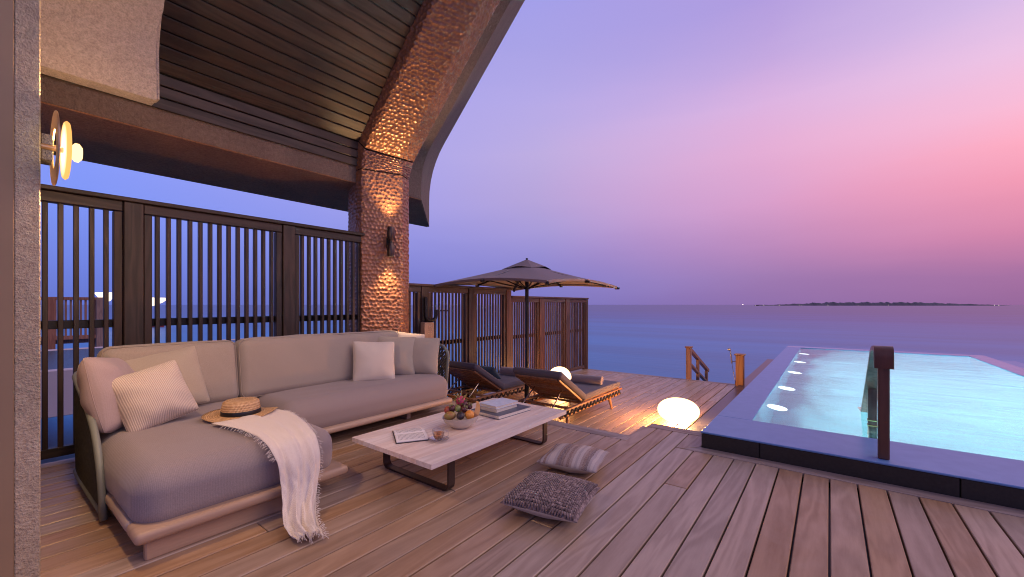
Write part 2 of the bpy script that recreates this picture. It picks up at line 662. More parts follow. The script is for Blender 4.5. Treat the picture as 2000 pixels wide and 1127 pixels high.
# joists / dark underside so that the gaps read dark
box_obj('joist_bed', (-4.5, -1.2, -0.30), (3.2, 3.40, -0.045), M_black, upper)
box_obj('joist_bed', (-1.33, 3.40, -0.30), (-0.86, 3.96, -0.045), M_black, upper)
k0, k1 = -32, 22
for k in range(k0, k1 + 1):
    x = (k + 0.5) * PITCH
    if x < -4.49 or x > 3.1:
        continue
    if x < -1.37:
        ye = 3.372
    elif x < -0.99:
        ye = 3.872
    else:
        ye = 3.452
    joint = None
    if random.random() < (0.4 if x < -1.2 else 0.08):
        joint = random.choice((0.45, 0.9, 1.35, 1.8, 2.25, 2.7)) + 0.02
    if joint and joint < ye - 0.5:
        board(upper, x, -1.1, joint - 0.002, 0)
        board(upper, x, joint + 0.002, ye, 0)
    else:
        board(upper, x, -1.1, ye, 0)
# edge trims with mitred corners
def prism(name, poly, z0, z1, mat, parent, ch=0.0):
    bm = bmesh.new()
    lo = [bm.verts.new((p[0], p[1], z0)) for p in poly]
    hi = [bm.verts.new((p[0], p[1], z1)) for p in poly]
    bm.faces.new(lo[::-1]); bm.faces.new(hi)
    n = len(poly)
    for i in range(n):
        bm.faces.new((lo[i], lo[(i + 1) % n], hi[(i + 1) % n], hi[i]))
    if ch:
        bmesh.ops.bevel(bm, geom=[e for e in bm.edges], offset=ch, segments=1, affect='EDGES')
    return from_bm(name, bm, mat, parent)


prism('trim_board', [(-4.49, 3.378), (-1.512, 3.378), (-1.372, 3.518), (-4.49, 3.518)], -0.03, 0.001, M_deck_x, upper, 0.003)
prism('trim_board', [(-1.508, 3.376), (-1.368, 3.376), (-1.368, 3.516)], -0.03, 0.001, M_deck, upper)
prism('trim_board', [(-1.366, 3.878), (-0.83, 3.878), (-0.83, 4.016), (-1.366, 4.016)], -0.03, 0.001, M_deck_x, upper, 0.003)
prism('trim_board', [(-0.925, 3.462), (3.1, 3.462), (3.1, 3.585), (-0.822, 3.585)], -0.03, 0.001, M_deck_x, upper, 0.003)
prism('trim_board', [(-0.986, 3.46), (-0.93, 3.468), (-0.827, 3.589), (-0.827, 3.872), (-0.986, 3.872)], -0.03, 0.001, M_deck, upper, 0.003)
# risers below the edge
box_obj('riser', (-4.49, 3.49, -0.36), (-1.372, 3.510, -0.032), M_deck_x, upper)
box_obj('riser', (-1.395, 3.512, -0.36), (-1.375, 4.0, -0.032), M_deck, upper)
box_obj('riser', (-1.373, 3.985, -0.36), (-0.83, 4.005, -0.032), M_deck_x, upper)

LOW = -0.35
lower = tag(empty('lower_deck'), 'lower timber deck by the sea two steps down', kind='structure')
box_obj('joist_bed', (-4.7, 3.52, LOW - 0.30), (-1.37, 8.74, LOW - 0.05), M_black, lower)
for k in range(0, 24):
    x = -1.37 - 0.0705 - k * PITCH
    if x < -4.66:
        continue
    ys = 3.53
    cuts = [ys]
    if random.random() < 0.7:
        cuts.append(random.choice((4.6, 5.2, 5.8, 6.4, 7.0, 7.6)))
    cuts.append(8.65)
    for a_, b_ in zip(cuts[:-1], cuts[1:]):
        board(lower, x, a_ + 0.002, b_ - 0.002, LOW)
box_obj('trim_board', (-4.66, 8.656, LOW - 0.03), (-1.37, 8.78, LOW + 0.001), M_deck_x, lower, 0.003)
for x in (-4.3, -3.2, -2.1, -1.45):
    for y in (4.4, 6.4, 8.3):
        box_obj('pile', (x - 0.1, y - 0.1, SEA_Z - 0.6), (x + 0.1, y + 0.1, LOW - 0.30), M_stair, lower)
for x in (-4.2, -2.6, -1.0, 0.6, 2.2):
    for y in (-0.8, 1.2, 3.1):
        box_obj('pile', (x - 0.1, y - 0.1, SEA_Z - 0.6), (x + 0.1, y + 0.1, -0.30), M_stair, upper)

# ------------------------------------------------------------------ SWIMMING POOL
pool = thing('swimming_pool', 'raised infinity pool of dark stone filled with glowing turquoise water', 'pool', (0, 0, 0))
PX0, PX1, PY0, PY1 = -0.82, 2.46, 3.60, 12.35
IX0, IX1, IY0, IY1 = -0.545, 2.20, 4.19, 12.00
WZ = 0.13


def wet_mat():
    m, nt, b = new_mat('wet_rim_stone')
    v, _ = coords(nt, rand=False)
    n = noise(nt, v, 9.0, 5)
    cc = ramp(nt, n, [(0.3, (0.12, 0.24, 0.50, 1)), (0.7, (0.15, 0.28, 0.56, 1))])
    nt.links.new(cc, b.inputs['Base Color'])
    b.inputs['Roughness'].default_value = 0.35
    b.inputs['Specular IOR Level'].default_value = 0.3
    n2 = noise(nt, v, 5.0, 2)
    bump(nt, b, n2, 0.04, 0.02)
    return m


def tile_mat():
    m, nt, b = new_mat('aqua_pool_tile')
    v, _ = coords(nt, rand=False)
    br = nd(nt, 'ShaderNodeTexBrick')
    br.offset = 0.0
    br.inputs['Scale'].default_value = 10.0
    br.inputs['Color1'].default_value = (0.28, 0.63, 0.74, 1)
    br.inputs['Color2'].default_value = (0.33, 0.68, 0.79, 1)
    br.inputs['Mortar'].default_value = (0.25, 0.56, 0.66, 1)
    br.inputs['Mortar Size'].default_value = 0.02
    br.inputs['Brick Width'].default_value = 0.5
    br.inputs['Row Height'].default_value = 0.5
    nt.links.new(v, br.inputs['Vector'])
    n = noise(nt, v, 1.6, 4)
    cc = mixc(nt, mul(nt, n, 0.35), br.outputs[0], (0.15, 0.46, 0.62, 1))
    nt.links.new(cc, b.inputs['Base Color'])
    b.inputs['Roughness'].default_value = 0.5
    return m


def water_mat():
    m, nt, b = new_mat('pool_water')
    v, _ = coords(nt, rand=False)
    mp = nd(nt, 'ShaderNodeMapping')
    mp.inputs['Rotation'].default_value = (0, 0, -YAW)
    mp.inputs['Scale'].default_value = (0.8, 1.7, 1)
    nt.links.new(v, mp.inputs[0])
    n = noise(nt, mp.outputs[0], 1.1, 3, 0.5, 1.6)
    b.inputs['Base Color'].default_value = (0.88, 0.98, 1.0, 1)
    b.inputs['Roughness'].default_value = 0.06
    b.inputs['IOR'].default_value = 1.25
    b.inputs['Transmission Weight'].default_value = 1.0
    bump(nt, b, n, 0.16, 0.06)
    return m


M_wet = wet_mat()
M_tile = tile_mat()
M_water = water_mat()
# front face in three big stone panels, then the seaward and side walls
for a_, b_ in ((PX0, -0.416), (-0.413, 0.617), (0.620, PX1)):
    box_obj('stone_panel', (a_ + 0.0015, PY0 - 0.02, -0.02), (b_ - 0.0015, PY0, 0.1145), M_stone, pool, 0.002)
box_obj('wall', (PX0, PY0 + 0.001, -1.75), (PX1, IY0 - 0.02, 0.1145), M_stone, pool)
box_obj('wall', (PX0, IY0 - 0.019, -1.75), (IX0 - 0.02, IY1 + 0.02, 0.1145), M_stone, pool)
box_obj('wall', (IX1 + 0.02, IY0 - 0.019, -1.75), (PX1, IY1 + 0.02, 0.1145), M_stone, pool)
box_obj('wall', (PX0, IY1 + 0.021, -1.75), (PX1, PY1, 0.1145), M_stone, pool)
# rim, always wet
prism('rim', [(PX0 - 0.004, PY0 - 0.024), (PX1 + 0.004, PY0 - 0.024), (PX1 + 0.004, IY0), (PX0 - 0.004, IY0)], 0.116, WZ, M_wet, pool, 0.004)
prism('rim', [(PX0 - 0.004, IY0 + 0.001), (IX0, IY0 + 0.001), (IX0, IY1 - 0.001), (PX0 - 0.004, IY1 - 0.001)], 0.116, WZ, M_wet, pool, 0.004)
M_rimlit = plain('lit_rim_stone', (0.30, 0.36, 0.58), 0.25, 0.08, 8, spec=0.25)  # far and right rim: its lit look put into a paler stone colour
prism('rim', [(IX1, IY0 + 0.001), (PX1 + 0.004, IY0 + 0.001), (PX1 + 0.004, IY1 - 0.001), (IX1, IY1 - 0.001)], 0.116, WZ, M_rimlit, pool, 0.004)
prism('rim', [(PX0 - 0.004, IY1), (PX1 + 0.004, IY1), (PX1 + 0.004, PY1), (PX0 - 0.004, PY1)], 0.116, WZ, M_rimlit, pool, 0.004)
# overflow channel beside the far side
box_obj('overflow_channel', (PX1 + 0.006, PY0, -0.6), (PX1 + 0.42, PY1, 0.05), M_wet, pool, 0.004)
# basin
FZ = -1.0
bm = bmesh.new()
def quad(bm, a, b, c, d):
    bm.faces.new([bm.verts.new(p) for p in (a, b, c, d)])
quad(bm, (IX0, IY0, FZ), (IX1, IY0, FZ), (IX1, IY1, FZ), (IX0, IY1, FZ))
quad(bm, (IX0, IY0, FZ), (IX0, IY1, FZ), (IX0, IY1, 0.12), (IX0, IY0, 0.12))
quad(bm, (IX1, IY1, FZ), (IX1, IY0, FZ), (IX1, IY0, 0.12), (IX1, IY1, 0.12))
quad(bm, (IX0, IY1, FZ), (IX1, IY1, FZ), (IX1, IY1, 0.12), (IX0, IY1, 0.12))
quad(bm, (IX1, IY0, FZ), (IX0, IY0, FZ), (IX0, IY0, 0.12), (IX1, IY0, 0.12))
from_bm('basin', bm, M_tile, pool, recalc=False)
box_obj('entry_step', (IX0 + 0.002, IY0 + 0.002, FZ + 0.002), (IX1 - 0.002, IY0 + 0.42, -0.55), M_tile, pool)
box_obj('entry_step', (IX0 + 0.002, IY0 + 0.422, FZ + 0.002), (IX1 - 0.002, IY0 + 0.84, -0.80), M_tile, pool)
bm = bmesh.new()
quad(bm, (IX0, IY0, WZ - 0.012), (IX1, IY0, WZ - 0.012), (IX1, IY1, WZ - 0.012), (IX0, IY1, WZ - 0.012))
from_bm('water_surface', bm, M_water, pool, recalc=False)
M_milk = bpy.data.materials.new('milky_pool_water')
M_milk.use_nodes = True
_nt = M_milk.node_tree
_nt.nodes.remove(_nt.nodes['Principled BSDF'])
_pv = _nt.nodes.new('ShaderNodeVolumePrincipled')
_pv.inputs['Color'].default_value = (0.42, 0.88, 1.0, 1)
_pv.inputs['Anisotropy'].default_value = 0.2
_tc = _nt.nodes.new('ShaderNodeTexCoord')
_mp = _nt.nodes.new('ShaderNodeMapping')
_mp.inputs['Rotation'].default_value = (0, 0, rad(-25))
_mp.inputs['Scale'].default_value = (0.75, 1.5, 1.0)
_no = _nt.nodes.new('ShaderNodeTexNoise')
_no.inputs['Scale'].default_value = 1.5
_no.inputs['Detail'].default_value = 4
_no.inputs['Distortion'].default_value = 1.4
_nt.links.new(_tc.outputs['Object'], _mp.inputs[0])
_nt.links.new(_mp.outputs[0], _no.inputs['Vector'])
_dn = ramp(_nt, _no.outputs[0], [(0.36, (0.10, 0.10, 0.10, 1)), (0.50, (0.35, 0.35, 0.35, 1)), (0.68, (1.0, 1.0, 1.0, 1))])
_nt.links.new(mul(_nt, _dn, 0.30), _pv.inputs['Density'])
_nt.links.new(_pv.outputs[0], _nt.nodes['Material Output'].inputs['Volume'])
box_obj('water_body', (IX0 + 0.004, IY0 + 0.004, FZ + 0.004), (IX1 - 0.004, IY1 - 0.004, WZ - 0.03), M_milk, pool)
M_ulamp = emit('underwater_lamp_glow', (0.85, 1.0, 0.97), 2.2)
for i, y in enumerate((5.05, 6.25, 7.75, 9.2, 10.75)):
    bm = bmesh.new()
    lathe(bm, [(0.0, 0.0), (0.075, 0.0), (0.08, 0.004), (0.095, 0.006), (0.10, 0.0), (0.095, -0.02), (0, -0.02)], 28)
    for v in bm.verts:
        v.co = Euler((0, rad(28), 0)).to_matrix() @ v.co
    o = from_bm('underwater_light', bm, M_ulamp, pool, loc=(IX0 + 0.12, y, 0.02))
    for (en, sz, dx, dz_) in ((2600, 46, -0.62, 0.78), (620, 150, -0.92, 0.30)):
        ld = bpy.data.lights.new('underwater_beam', 'SPOT')
        ld.energy = en
        ld.color = (0.74, 1.0, 0.97)
        ld.spot_size = rad(sz)
        ld.spot_blend = 0.8
        ld.shadow_soft_size = 0.06
        lo = bpy.data.objects.new('underwater_beam', ld)
        lo.location = (0.10, 0, -0.06)
        lo.rotation_euler = Vector((dx, 0, dz_)).to_track_quat('Z', 'Y').to_euler()
        lo.parent = o
        COL.objects.link(lo)
# stone overflow gutter on the lounger side, reaches out past the deck
gut = tag(box_obj('stone_gutter', (-1.35, 4.02, LOW - 0.25), (PX0 - 0.008, 13.25, LOW + 0.012), M_gutter, None, 0.004),
          'long dark stone gutter along the lounger side of the pool', 'gutter')

# ------------------------------------------------------------------ FENCES
XF = -4.536


def slat_src(hgt, w, d, mz):
    bm = bmesh.new()
    bx(bm, (0, 0, 0), (d, w, hgt), 0.003)
    me = bpy.data.meshes.new('slat')
    bm.to_mesh(me); bm.free()
    me.materials.append(mz)
    return me


def put_mesh(name, me, parent, loc):
    o = bpy.data.objects.new(name, me)
    o.location = loc
    return link(o, parent)


def fence(label, z0, ztop, posts, zmid, pitch, dep, mz, my, group=None, y_first=None, y_last=None, end_cap=False):
    """posts: list of (y0,y1) of each post; panels in between"""
    f = thing('slatted_fence', label, 'fence', (XF, 0, z0), 0, group)
    H = ztop - z0
    segs = []
    if y_first is not None:
        segs.append((y_first, posts[0][0]))
    for a_, b_ in zip(posts[:-1], posts[1:]):
        segs.append((a_[1], b_[0]))
    if y_last is not None:
        segs.append((posts[-1][1], y_last))
    me = slat_src(H - 0.18, 0.029, dep, mz)
    for (y0, y1) in segs:
        L = y1 - y0
        for yy in (y0 + 0.028, y1 - 0.028):
            box_obj('stile', (-0.035, yy - 0.026, 0.0), (0.035, yy + 0.026, H - 0.105), mz, f, 0.004).location.x += 0
        n = max(1, round((L - 0.11) / pitch))
        for i in range(n):
            yy = y0 + 0.055 + (i + 0.5) * (L - 0.11) / n
            put_mesh('slat', me, f, (random.uniform(-0.002, 0.002), yy + random.uniform(-0.002, 0.002), H / 2 - 0.01))
        box_obj('bottom_rail', (-0.03, y0 + 0.056, 0.03), (0.03, y1 - 0.056, 0.098), my, f, 0.004)
        box_obj('middle_rail', (-0.062, y0 + 0.003, zmid - z0 - 0.032), (-0.027, y1 - 0.003, zmid - z0 + 0.032), M_black, f, 0.003)
        box_obj('top_rail', (-0.04, y0 + 0.001, H - 0.10), (0.04, y1 - 0.001, H - 0.022), my, f, 0.004)
    for (y0, y1) in posts:
        box_obj('post', (-0.055, y0 + 0.002, -0.02), (0.055, y1 - 0.002, H - 0.022), mz, f, 0.005)
    ya = y_first if y_first is not None else posts[0][0]
    yb = y_last if y_last is not None else posts[-1][1]
    box_obj('cap_rail', (-0.07, ya, H - 0.02), (0.07, yb, H + 0.014), my, f, 0.005)
    return f


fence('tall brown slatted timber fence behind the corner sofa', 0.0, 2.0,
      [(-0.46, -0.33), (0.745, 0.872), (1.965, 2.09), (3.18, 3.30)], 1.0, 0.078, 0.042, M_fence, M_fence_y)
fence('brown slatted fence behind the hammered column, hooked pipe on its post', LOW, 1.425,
      [(3.80, 3.935), (4.745, 4.88), (5.70, 5.84)], 0.585, 0.072, 0.024, M_fence_lit, M_fence_lit_y, y_first=3.32)
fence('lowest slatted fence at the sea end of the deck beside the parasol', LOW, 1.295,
      [(6.75, 6.90), (7.76, 7.92), (8.70, 8.79)], 0.56, 0.072, 0.026, M_fence_lit, M_fence_lit_y, y_first=5.845)

# ------------------------------------------------------------------ ROOF over the veranda
S_ = 1.12
XI, XO = -4.60, -6.13
ZS = 2.647
YE1, YE2 = 3.89, 5.38
KZ = 3.144
ICP = KZ - XI            # inner plane z = x + ICP
OCP = ICP + 1.5 * math.sqrt(2)
XR = -0.35
roof = thing('veranda_roof', 'overhanging gabled roof lined with dark timber boards over the sofa', 'roof', (0, 0, 0))


def knee(x, z0, zk, icp, xr, r, n=6):
    pts = [(x, z0)]
    a = Vector((x, zk - r)); k_ = Vector((x, x + icp)); b = Vector((x + r * 0.707, x + r * 0.707 + icp))
    for i in range(n + 1):
        t = i / n
        p = a * (1 - t) ** 2 + k_ * 2 * t * (1 - t) + b * t * t
        pts.append((p.x, p.y))
    pts.append((xr, xr + icp))
    return pts


Y0R = -2.6
outer = knee(XO, ZS, XO + OCP, OCP, XR - 0.3, 0.6)
YM = 3.05
def shell(name, inner, ya, yb, yoa, yob, face_a, face_b):
    bm = bmesh.new()
    lp = lambda pts, y: [bm.verts.new((p[0], y, p[1])) for p in pts]
    i0, i1, o0, o1 = lp(inner, ya), lp(inner, yb), lp(outer, yoa), lp(outer, yob)
    n_ = len(inner)
    for i in range(n_ - 1):
        bm.faces.new((i0[i], i0[i + 1], i1[i + 1], i1[i]))
        bm.faces.new((o0[i], o1[i], o1[i + 1], o0[i + 1]))
        if face_b: bm.faces.new((i1[i], i1[i + 1], o1[i + 1], o1[i]))
        if face_a: bm.faces.new((i0[i + 1], i0[i], o0[i], o0[i + 1]))
    bm.faces.new((i0[0], i1[0], o1[0], o0[0]))
    bm.faces.new((i0[-1], o0[-1], o1[-1], i1[-1]))
    return from_bm(name, bm, M_stucco_dark, roof)
shell('eave', knee(XI, ZS, KZ, ICP, XR, 0.02), Y0R, YM, Y0R, YM, True, True)
shell('eave_end', knee(XI, ZS, KZ, ICP, XR, 0.30), YM + 0.001, YE1, YM + 0.001, YE2, True, True)
box_obj('warmlit_soffit_skin', (XO + 0.01, Y0R + 0.01, ZS - 0.012), (XI - 0.004, 3.88, ZS - 0.001), M_soffit_warmlit, roof)  # added skin under the eave that carries the painted warm light
prism('warmlit_soffit_skin', [(XO + 0.01, 3.882), (XI - 0.004, 3.882), (XO + 0.01, 5.33)], ZS - 0.012, ZS - 0.001, M_soffit_warmlit, roof)
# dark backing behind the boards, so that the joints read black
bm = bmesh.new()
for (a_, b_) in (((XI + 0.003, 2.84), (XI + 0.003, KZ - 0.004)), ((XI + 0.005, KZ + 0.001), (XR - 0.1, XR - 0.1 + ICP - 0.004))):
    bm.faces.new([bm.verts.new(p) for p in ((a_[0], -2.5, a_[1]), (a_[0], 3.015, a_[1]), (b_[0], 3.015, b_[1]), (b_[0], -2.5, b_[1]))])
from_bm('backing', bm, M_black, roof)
# ceiling boards: three on the upright knee, the rest on the 45 degree slope
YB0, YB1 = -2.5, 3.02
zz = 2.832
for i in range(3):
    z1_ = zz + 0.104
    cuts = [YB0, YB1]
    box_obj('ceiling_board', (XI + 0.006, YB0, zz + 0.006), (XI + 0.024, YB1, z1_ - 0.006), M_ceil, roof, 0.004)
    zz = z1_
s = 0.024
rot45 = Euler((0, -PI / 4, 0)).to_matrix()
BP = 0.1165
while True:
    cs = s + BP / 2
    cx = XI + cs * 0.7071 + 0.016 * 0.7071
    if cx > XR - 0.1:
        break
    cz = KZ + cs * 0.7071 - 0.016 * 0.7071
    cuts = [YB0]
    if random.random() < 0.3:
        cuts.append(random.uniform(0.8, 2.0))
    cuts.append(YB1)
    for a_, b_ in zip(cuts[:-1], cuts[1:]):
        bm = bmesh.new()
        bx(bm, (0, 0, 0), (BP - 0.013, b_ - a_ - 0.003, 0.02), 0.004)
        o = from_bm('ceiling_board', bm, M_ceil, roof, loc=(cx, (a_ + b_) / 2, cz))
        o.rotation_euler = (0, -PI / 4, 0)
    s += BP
# lower plastered end of the villa ceiling (pale), ends over the sofa's back corner
bm = bmesh.new()
prof_i = [(-3.27, 2.40), (-3.285, 2.70), (-3.275, 2.77), (-3.255, 2.84), (-3.21, 2.93), (-3.14, 3.06), (-2.2, 4.75)]
prof_o = [(-3.385, 2.40), (-3.385, 2.715), (-3.37, 2.795), (-3.335, 2.875), (-3.285, 2.975), (-3.22, 3.10), (-2.28, 4.79)]
def loop2(pts, y):
    return [bm.verts.new((p[0], y, p[1])) for p in pts]
a0, a1 = loop2(prof_i, -2.5), loop2(prof_i, 0.712)
b0, b1 = loop2(prof_o, -2.5), loop2(prof_o, 0.712)
for i in range(len(prof_i) - 1):
    bm.faces.new((a0[i], a0[i + 1], a1[i + 1], a1[i]))
    bm.faces.new((b0[i], b1[i], b1[i + 1], b0[i + 1]))
    bm.faces.new((a1[i], a1[i + 1], b1[i + 1], b1[i]))
    bm.faces.new((a0[i + 1], a0[i], b0[i], b0[i + 1]))
bm.faces.new((a0[0], a1[0], b1[0], b0[0])); bm.faces.new((a0[-1], b0[-1], b1[-1], a1[-1]))
bmesh.ops.bevel(bm, geom=[e for e in bm.edges if abs(e.verts[0].co.y - 0.712) < 1e-4 and abs(e.verts[1].co.y - 0.712) < 1e-4], offset=0.018, segments=3, affect='EDGES')
o = from_bm('plaster_ceiling_end', bm, M_stucco_pale, roof, smooth='auto')

# villa wall beside the camera
wall = thing('villa_wall', 'textured villa wall with a plain brown door frame at its edge', 'wall', (0, 0, 0))
box_obj('render', (-4.4, 0.107, -0.3), (-2.602, 0.178, 3.6), M_stucco_wall, wall, 0.004)
box_obj('door_frame', (-4.4, -0.35, -0.3), (-2.600, 0.1065, 3.6), M_frame, wall, 0.002)

# ------------------------------------------------------------------ HAMMERED COPPER COLUMN
def copper_mat():
    m, nt, b = new_mat('hammered_copper')
    v, _ = coords(nt, rand=False)
    n = noise(nt, v, 14.0, 4)
    n2 = noise(nt, v, 2.0, 3)
    cc = ramp(nt, n, [(0.3, (0.26, 0.11, 0.06, 1)), (0.7, (0.43, 0.195, 0.105, 1))])
    cc = mixc(nt, mul(nt, n2, 0.4), cc, (0.20, 0.11, 0.08, 1))
    nt.links.new(cc, b.inputs['Base Color'])
    b.inputs['Metallic'].default_value = 0.45
    b.inputs['Roughness'].default_value = 0.34
    return m


M_copper = copper_mat()


def dimples(U, V, cell=0.046, depth=0.0105, seed=3):
    r = np.random.default_rng(seed)
    nx, ny = int(np.max(U) / cell) + 6, int(np.max(V) / cell) + 6
    jx = r.uniform(-0.26, 0.26, (nx, ny)); jy = r.uniform(-0.26, 0.26, (nx, ny))
    u, v = U / cell + 2, V / cell + 2
    iu, iv = np.floor(u).astype(int), np.floor(v).astype(int)
    best = np.full(U.shape, 9.0); sec = np.full(U.shape, 9.0)
    for di in (-1, 0, 1):
        for dj in (-1, 0, 1):
            ci, cj = np.clip(iu + di, 0, nx - 1), np.clip(iv + dj, 0, ny - 1)
            px = ci + 0.5 + 0.5 * (cj % 2) - 0.25 + jx[ci, cj]
            py = cj + 0.5 + jy[ci, cj]
            d = np.sqrt((u - px) ** 2 + (v - py) ** 2)
            sec = np.minimum(sec, np.maximum(best, d))
            best = np.minimum(best, d)
    return -depth * (1 - np.clip(best / 0.62, 0, 1) ** 2.2)


def resample(sec, step):
    P = np.array(sec, float)
    # round the corners a little (Chaikin twice)
    for _ in range(2):
        Q = [P[0]]
        for a, b in zip(P[:-1], P[1:]):
            Q.append(a * 0.93 + b * 0.07); Q.append(a * 0.07 + b * 0.93)
        Q.append(P[-1])
        P = np.array(Q)
    return P


def lerp_stations(stA, stB, n, su):
    A, B = resample(stA, 0), resample(stB, 0)
    d = np.r_[0, np.cumsum(np.linalg.norm(np.diff(A, axis=0), axis=1))]
    t = np.linspace(0, d[-1], su)
    Ai = np.stack([np.interp(t, d, A[:, k]) for k in range(3)], 1)
    Bi = np.stack([np.interp(t, d, B[:, k]) for k in range(3)], 1)
    w = np.linspace(0, 1, n)[:, None, None]
    return Ai[None] * (1 - w) + Bi[None] * w, t


def hammered(name, stA, stB, parent, step=0.0065, v0=0.0, seed=3):
    A = np.array(stA, float); B = np.array(stB, float)
    length = np.linalg.norm(A - B, axis=1).mean()
    per = np.linalg.norm(np.diff(A, axis=0), axis=1).sum()
    n, su = max(3, int(length / step)), int(per / step)
    G, t = lerp_stations(stA, stB, n, su)
    du = np.gradient(G, axis=1); dv = np.gradient(G, axis=0)
    N = np.cross(du, dv)
    N /= np.linalg.norm(N, axis=2, keepdims=True) + 1e-9
    # outwards = away from the section's back
    ctr = (G[:, :1] + G[:, -1:]) / 2
    sgn = np.sign(np.sum(N * (G - ctr), axis=2, keepdims=True).sum())
    N *= sgn
    U = np.broadcast_to(t[None], G.shape[:2]); V = np.broadcast_to(np.linspace(0, length, n)[:, None], G.shape[:2])
    G = G + N * dimples(U + 0.05, V + v0 + 0.05, seed=seed)[..., None]
    verts = G.reshape(-1, 3)
    idx = np.arange(n * su).reshape(n, su)
    F = np.stack([idx[:-1, :-1], idx[:-1, 1:], idx[1:, 1:], idx[1:, :-1]], -1).reshape(-1, 4)
    me = bpy.data.meshes.new(name)
    me.vertices.add(len(verts)); me.vertices.foreach_set('co', verts.ravel())
    me.loops.add(F.size); me.loops.foreach_set('vertex_index', F.ravel())
    me.polygons.add(len(F)); me.polygons.foreach_set('loop_start', np.arange(0, F.size, 4))
    me.polygons.foreach_set('use_smooth', np.ones(len(F), bool))
    me.update(calc_edges=True); me.validate()
    me.materials.append(M_copper)
    return link(bpy.data.objects.new(name, me), parent)


colm = thing('hammered_copper_column', 'hammered copper column bending into the roof rafter', 'column', (0, 0, 0))
cA, cLp, cL, cM, cR, cB = (-5.0, 3.00), (-4.60, 2.862), (-4.48, 2.867), (-4.278, 3.315), (-4.368, 3.50), (-4.75, 3.66)
sec0 = [(*p, -0.4) for p in (cA, cLp, cL, cM, cR, cB)]
sec1 = [(*p, z) for p, z in zip((cA, cLp, cL, cM, cR, cB), (2.785, 2.785, 2.785, 2.778, 2.772, 2.772))]
up = lambda p, d: (p[0], p[1], p[2] + d)
sec2 = [(-4.95, 3.00, 3.30), (-4.585, 2.875, 3.15), (-4.48, 2.909, 3.038), (-4.256, 3.258, 2.964), (-4.312, 3.529, 2.998), (-4.62, 3.62, 3.30)]
D = np.array([0.7071, 0, 0.7071])
sec3 = [tuple(np.array(p) + D * 4.0) for p in sec2]
hammered('shaft', sec0, sec1, colm, seed=3)
hammered('collar', [up(p, 0.013) for p in sec1], sec2, colm, seed=5)
hammered('rafter', [tuple(np.array(p) + D * 0.014) for p in sec2], sec3, colm, seed=9)

# ------------------------------------------------------------------ COLUMN SCONCE
sc = thing('wall_sconce', 'small dark double capsule sconce lighting the copper column up and down', 'wall lamp', (-4.245, 3.115, 1.915))
SNX, SNY = 0.912, -0.411
M_warm = emit('sconce_lens_glow', (1.0, 0.72, 0.38), 14)
bm = bmesh.new(); lathe(bm, [(0.0, 0), (0.024, 0.004), (0.041, 0.045), (0.046, 0.095), (0.043, 0.145), (0.037, 0.17), (0.034, 0.165)], 20, (0, 0, 0.012))
from_bm('upper_shade', bm, M_bronze, sc, smooth='auto')
bm = bmesh.new(); lathe(bm, [(0.0, 0), (0.024, -0.004), (0.041, -0.045), (0.046, -0.095), (0.043, -0.145), (0.037, -0.17), (0.034, -0.165)], 20, (0, 0, -0.012))
from_bm('lower_shade', bm, M_bronze, sc, smooth='auto')
for sgn in (1, -1):
    bm = bmesh.new(); lathe(bm, [(0.0, 0), (0.034, 0)], 20, (0, 0, sgn * 0.172))
    from_bm('lens', bm, M_warm, sc)
bm = bmesh.new(); tube(bm, [(0, 0, 0.03), (0, 0, -0.03)], 0.016, 12); bx(bm, (-SNX * 0.04, -SNY * 0.04, 0), (0.09, 0.02, 0.035), 0.003, Euler((0, 0, math.atan2(SNY, SNX))).to_matrix())
bx(bm, (-SNX * 0.085, -SNY * 0.085, -0.005), (0.02, 0.07, 0.13), 0.004, Euler((0, 0, math.atan2(SNY, SNX))).to_matrix())
from_bm('bracket', bm, M_black, sc)
for sgn in (1, -1):
    ld = bpy.data.lights.new('sconce_beam', 'SPOT')
    ld.energy = 95 if sgn > 0 else 75
    ld.color = (1.0, 0.60, 0.27)
    ld.spot_size = rad(78); ld.spot_blend = 0.9; ld.shadow_soft_size = 0.03
    lo = bpy.data.objects.new('sconce_beam', ld)
    lo.location = (0, 0, sgn * 0.19)
    lo.rotation_euler = (PI if sgn > 0 else 0, 0, 0)
    lo.parent = sc
    COL.objects.link(lo)

# ------------------------------------------------------------------ DISC WALL LAMP on the villa wall
wl_ = thing('disc_wall_lamp', 'glowing disc wall lamp on a plaster block beside the door frame', 'wall lamp', (-2.62, 0.18, 1.815))
def disc_mat():
    # opal disc lit from its middle, amber towards the rim
    m, nt, b = new_mat('disc_glow')
    nt.nodes.remove(b)
    tc = nd(nt, 'ShaderNodeTexCoord'); ln = nd(nt, 'ShaderNodeVectorMath', operation='LENGTH')
    nt.links.new(tc.outputs['Object'], ln.inputs[0])
    t = mul(nt, ln.outputs['Value'], 0.135, 'DIVIDE')
    e = nd(nt, 'ShaderNodeEmission')
    nt.links.new(ramp(nt, t, [(0.55, (1.0, 0.80, 0.50, 1)), (0.85, (1.0, 0.68, 0.32, 1)), (1.0, (1.0, 0.46, 0.12, 1))]), e.inputs[0])
    nt.links.new(ramp(nt, t, [(0.5, (1, 1, 1, 1)), (1.0, (0.48, 0.48, 0.48, 1))]), e.inputs[1])
    sc_ = mul(nt, e.inputs[1].links[0].from_socket, 2.6)
    nt.links.new(sc_, e.inputs[1])
    nt.links.new(e.outputs[0], nt.nodes['Material Output'].inputs[0])
    return m


M_disc = disc_mat()
M_bulb = emit('bulb_glow', (1.0, 0.62, 0.24), 2.6)
M_brass = plain('brass', (0.75, 0.48, 0.24), 0.3, 0.08, metallic=0.9)


def disc(prof, y):
    bm = bmesh.new(); lathe(bm, prof, 48)
    for v in bm.verts:
        v.co = Vector((v.co.x, v.co.z + y, v.co.y))
    return bm


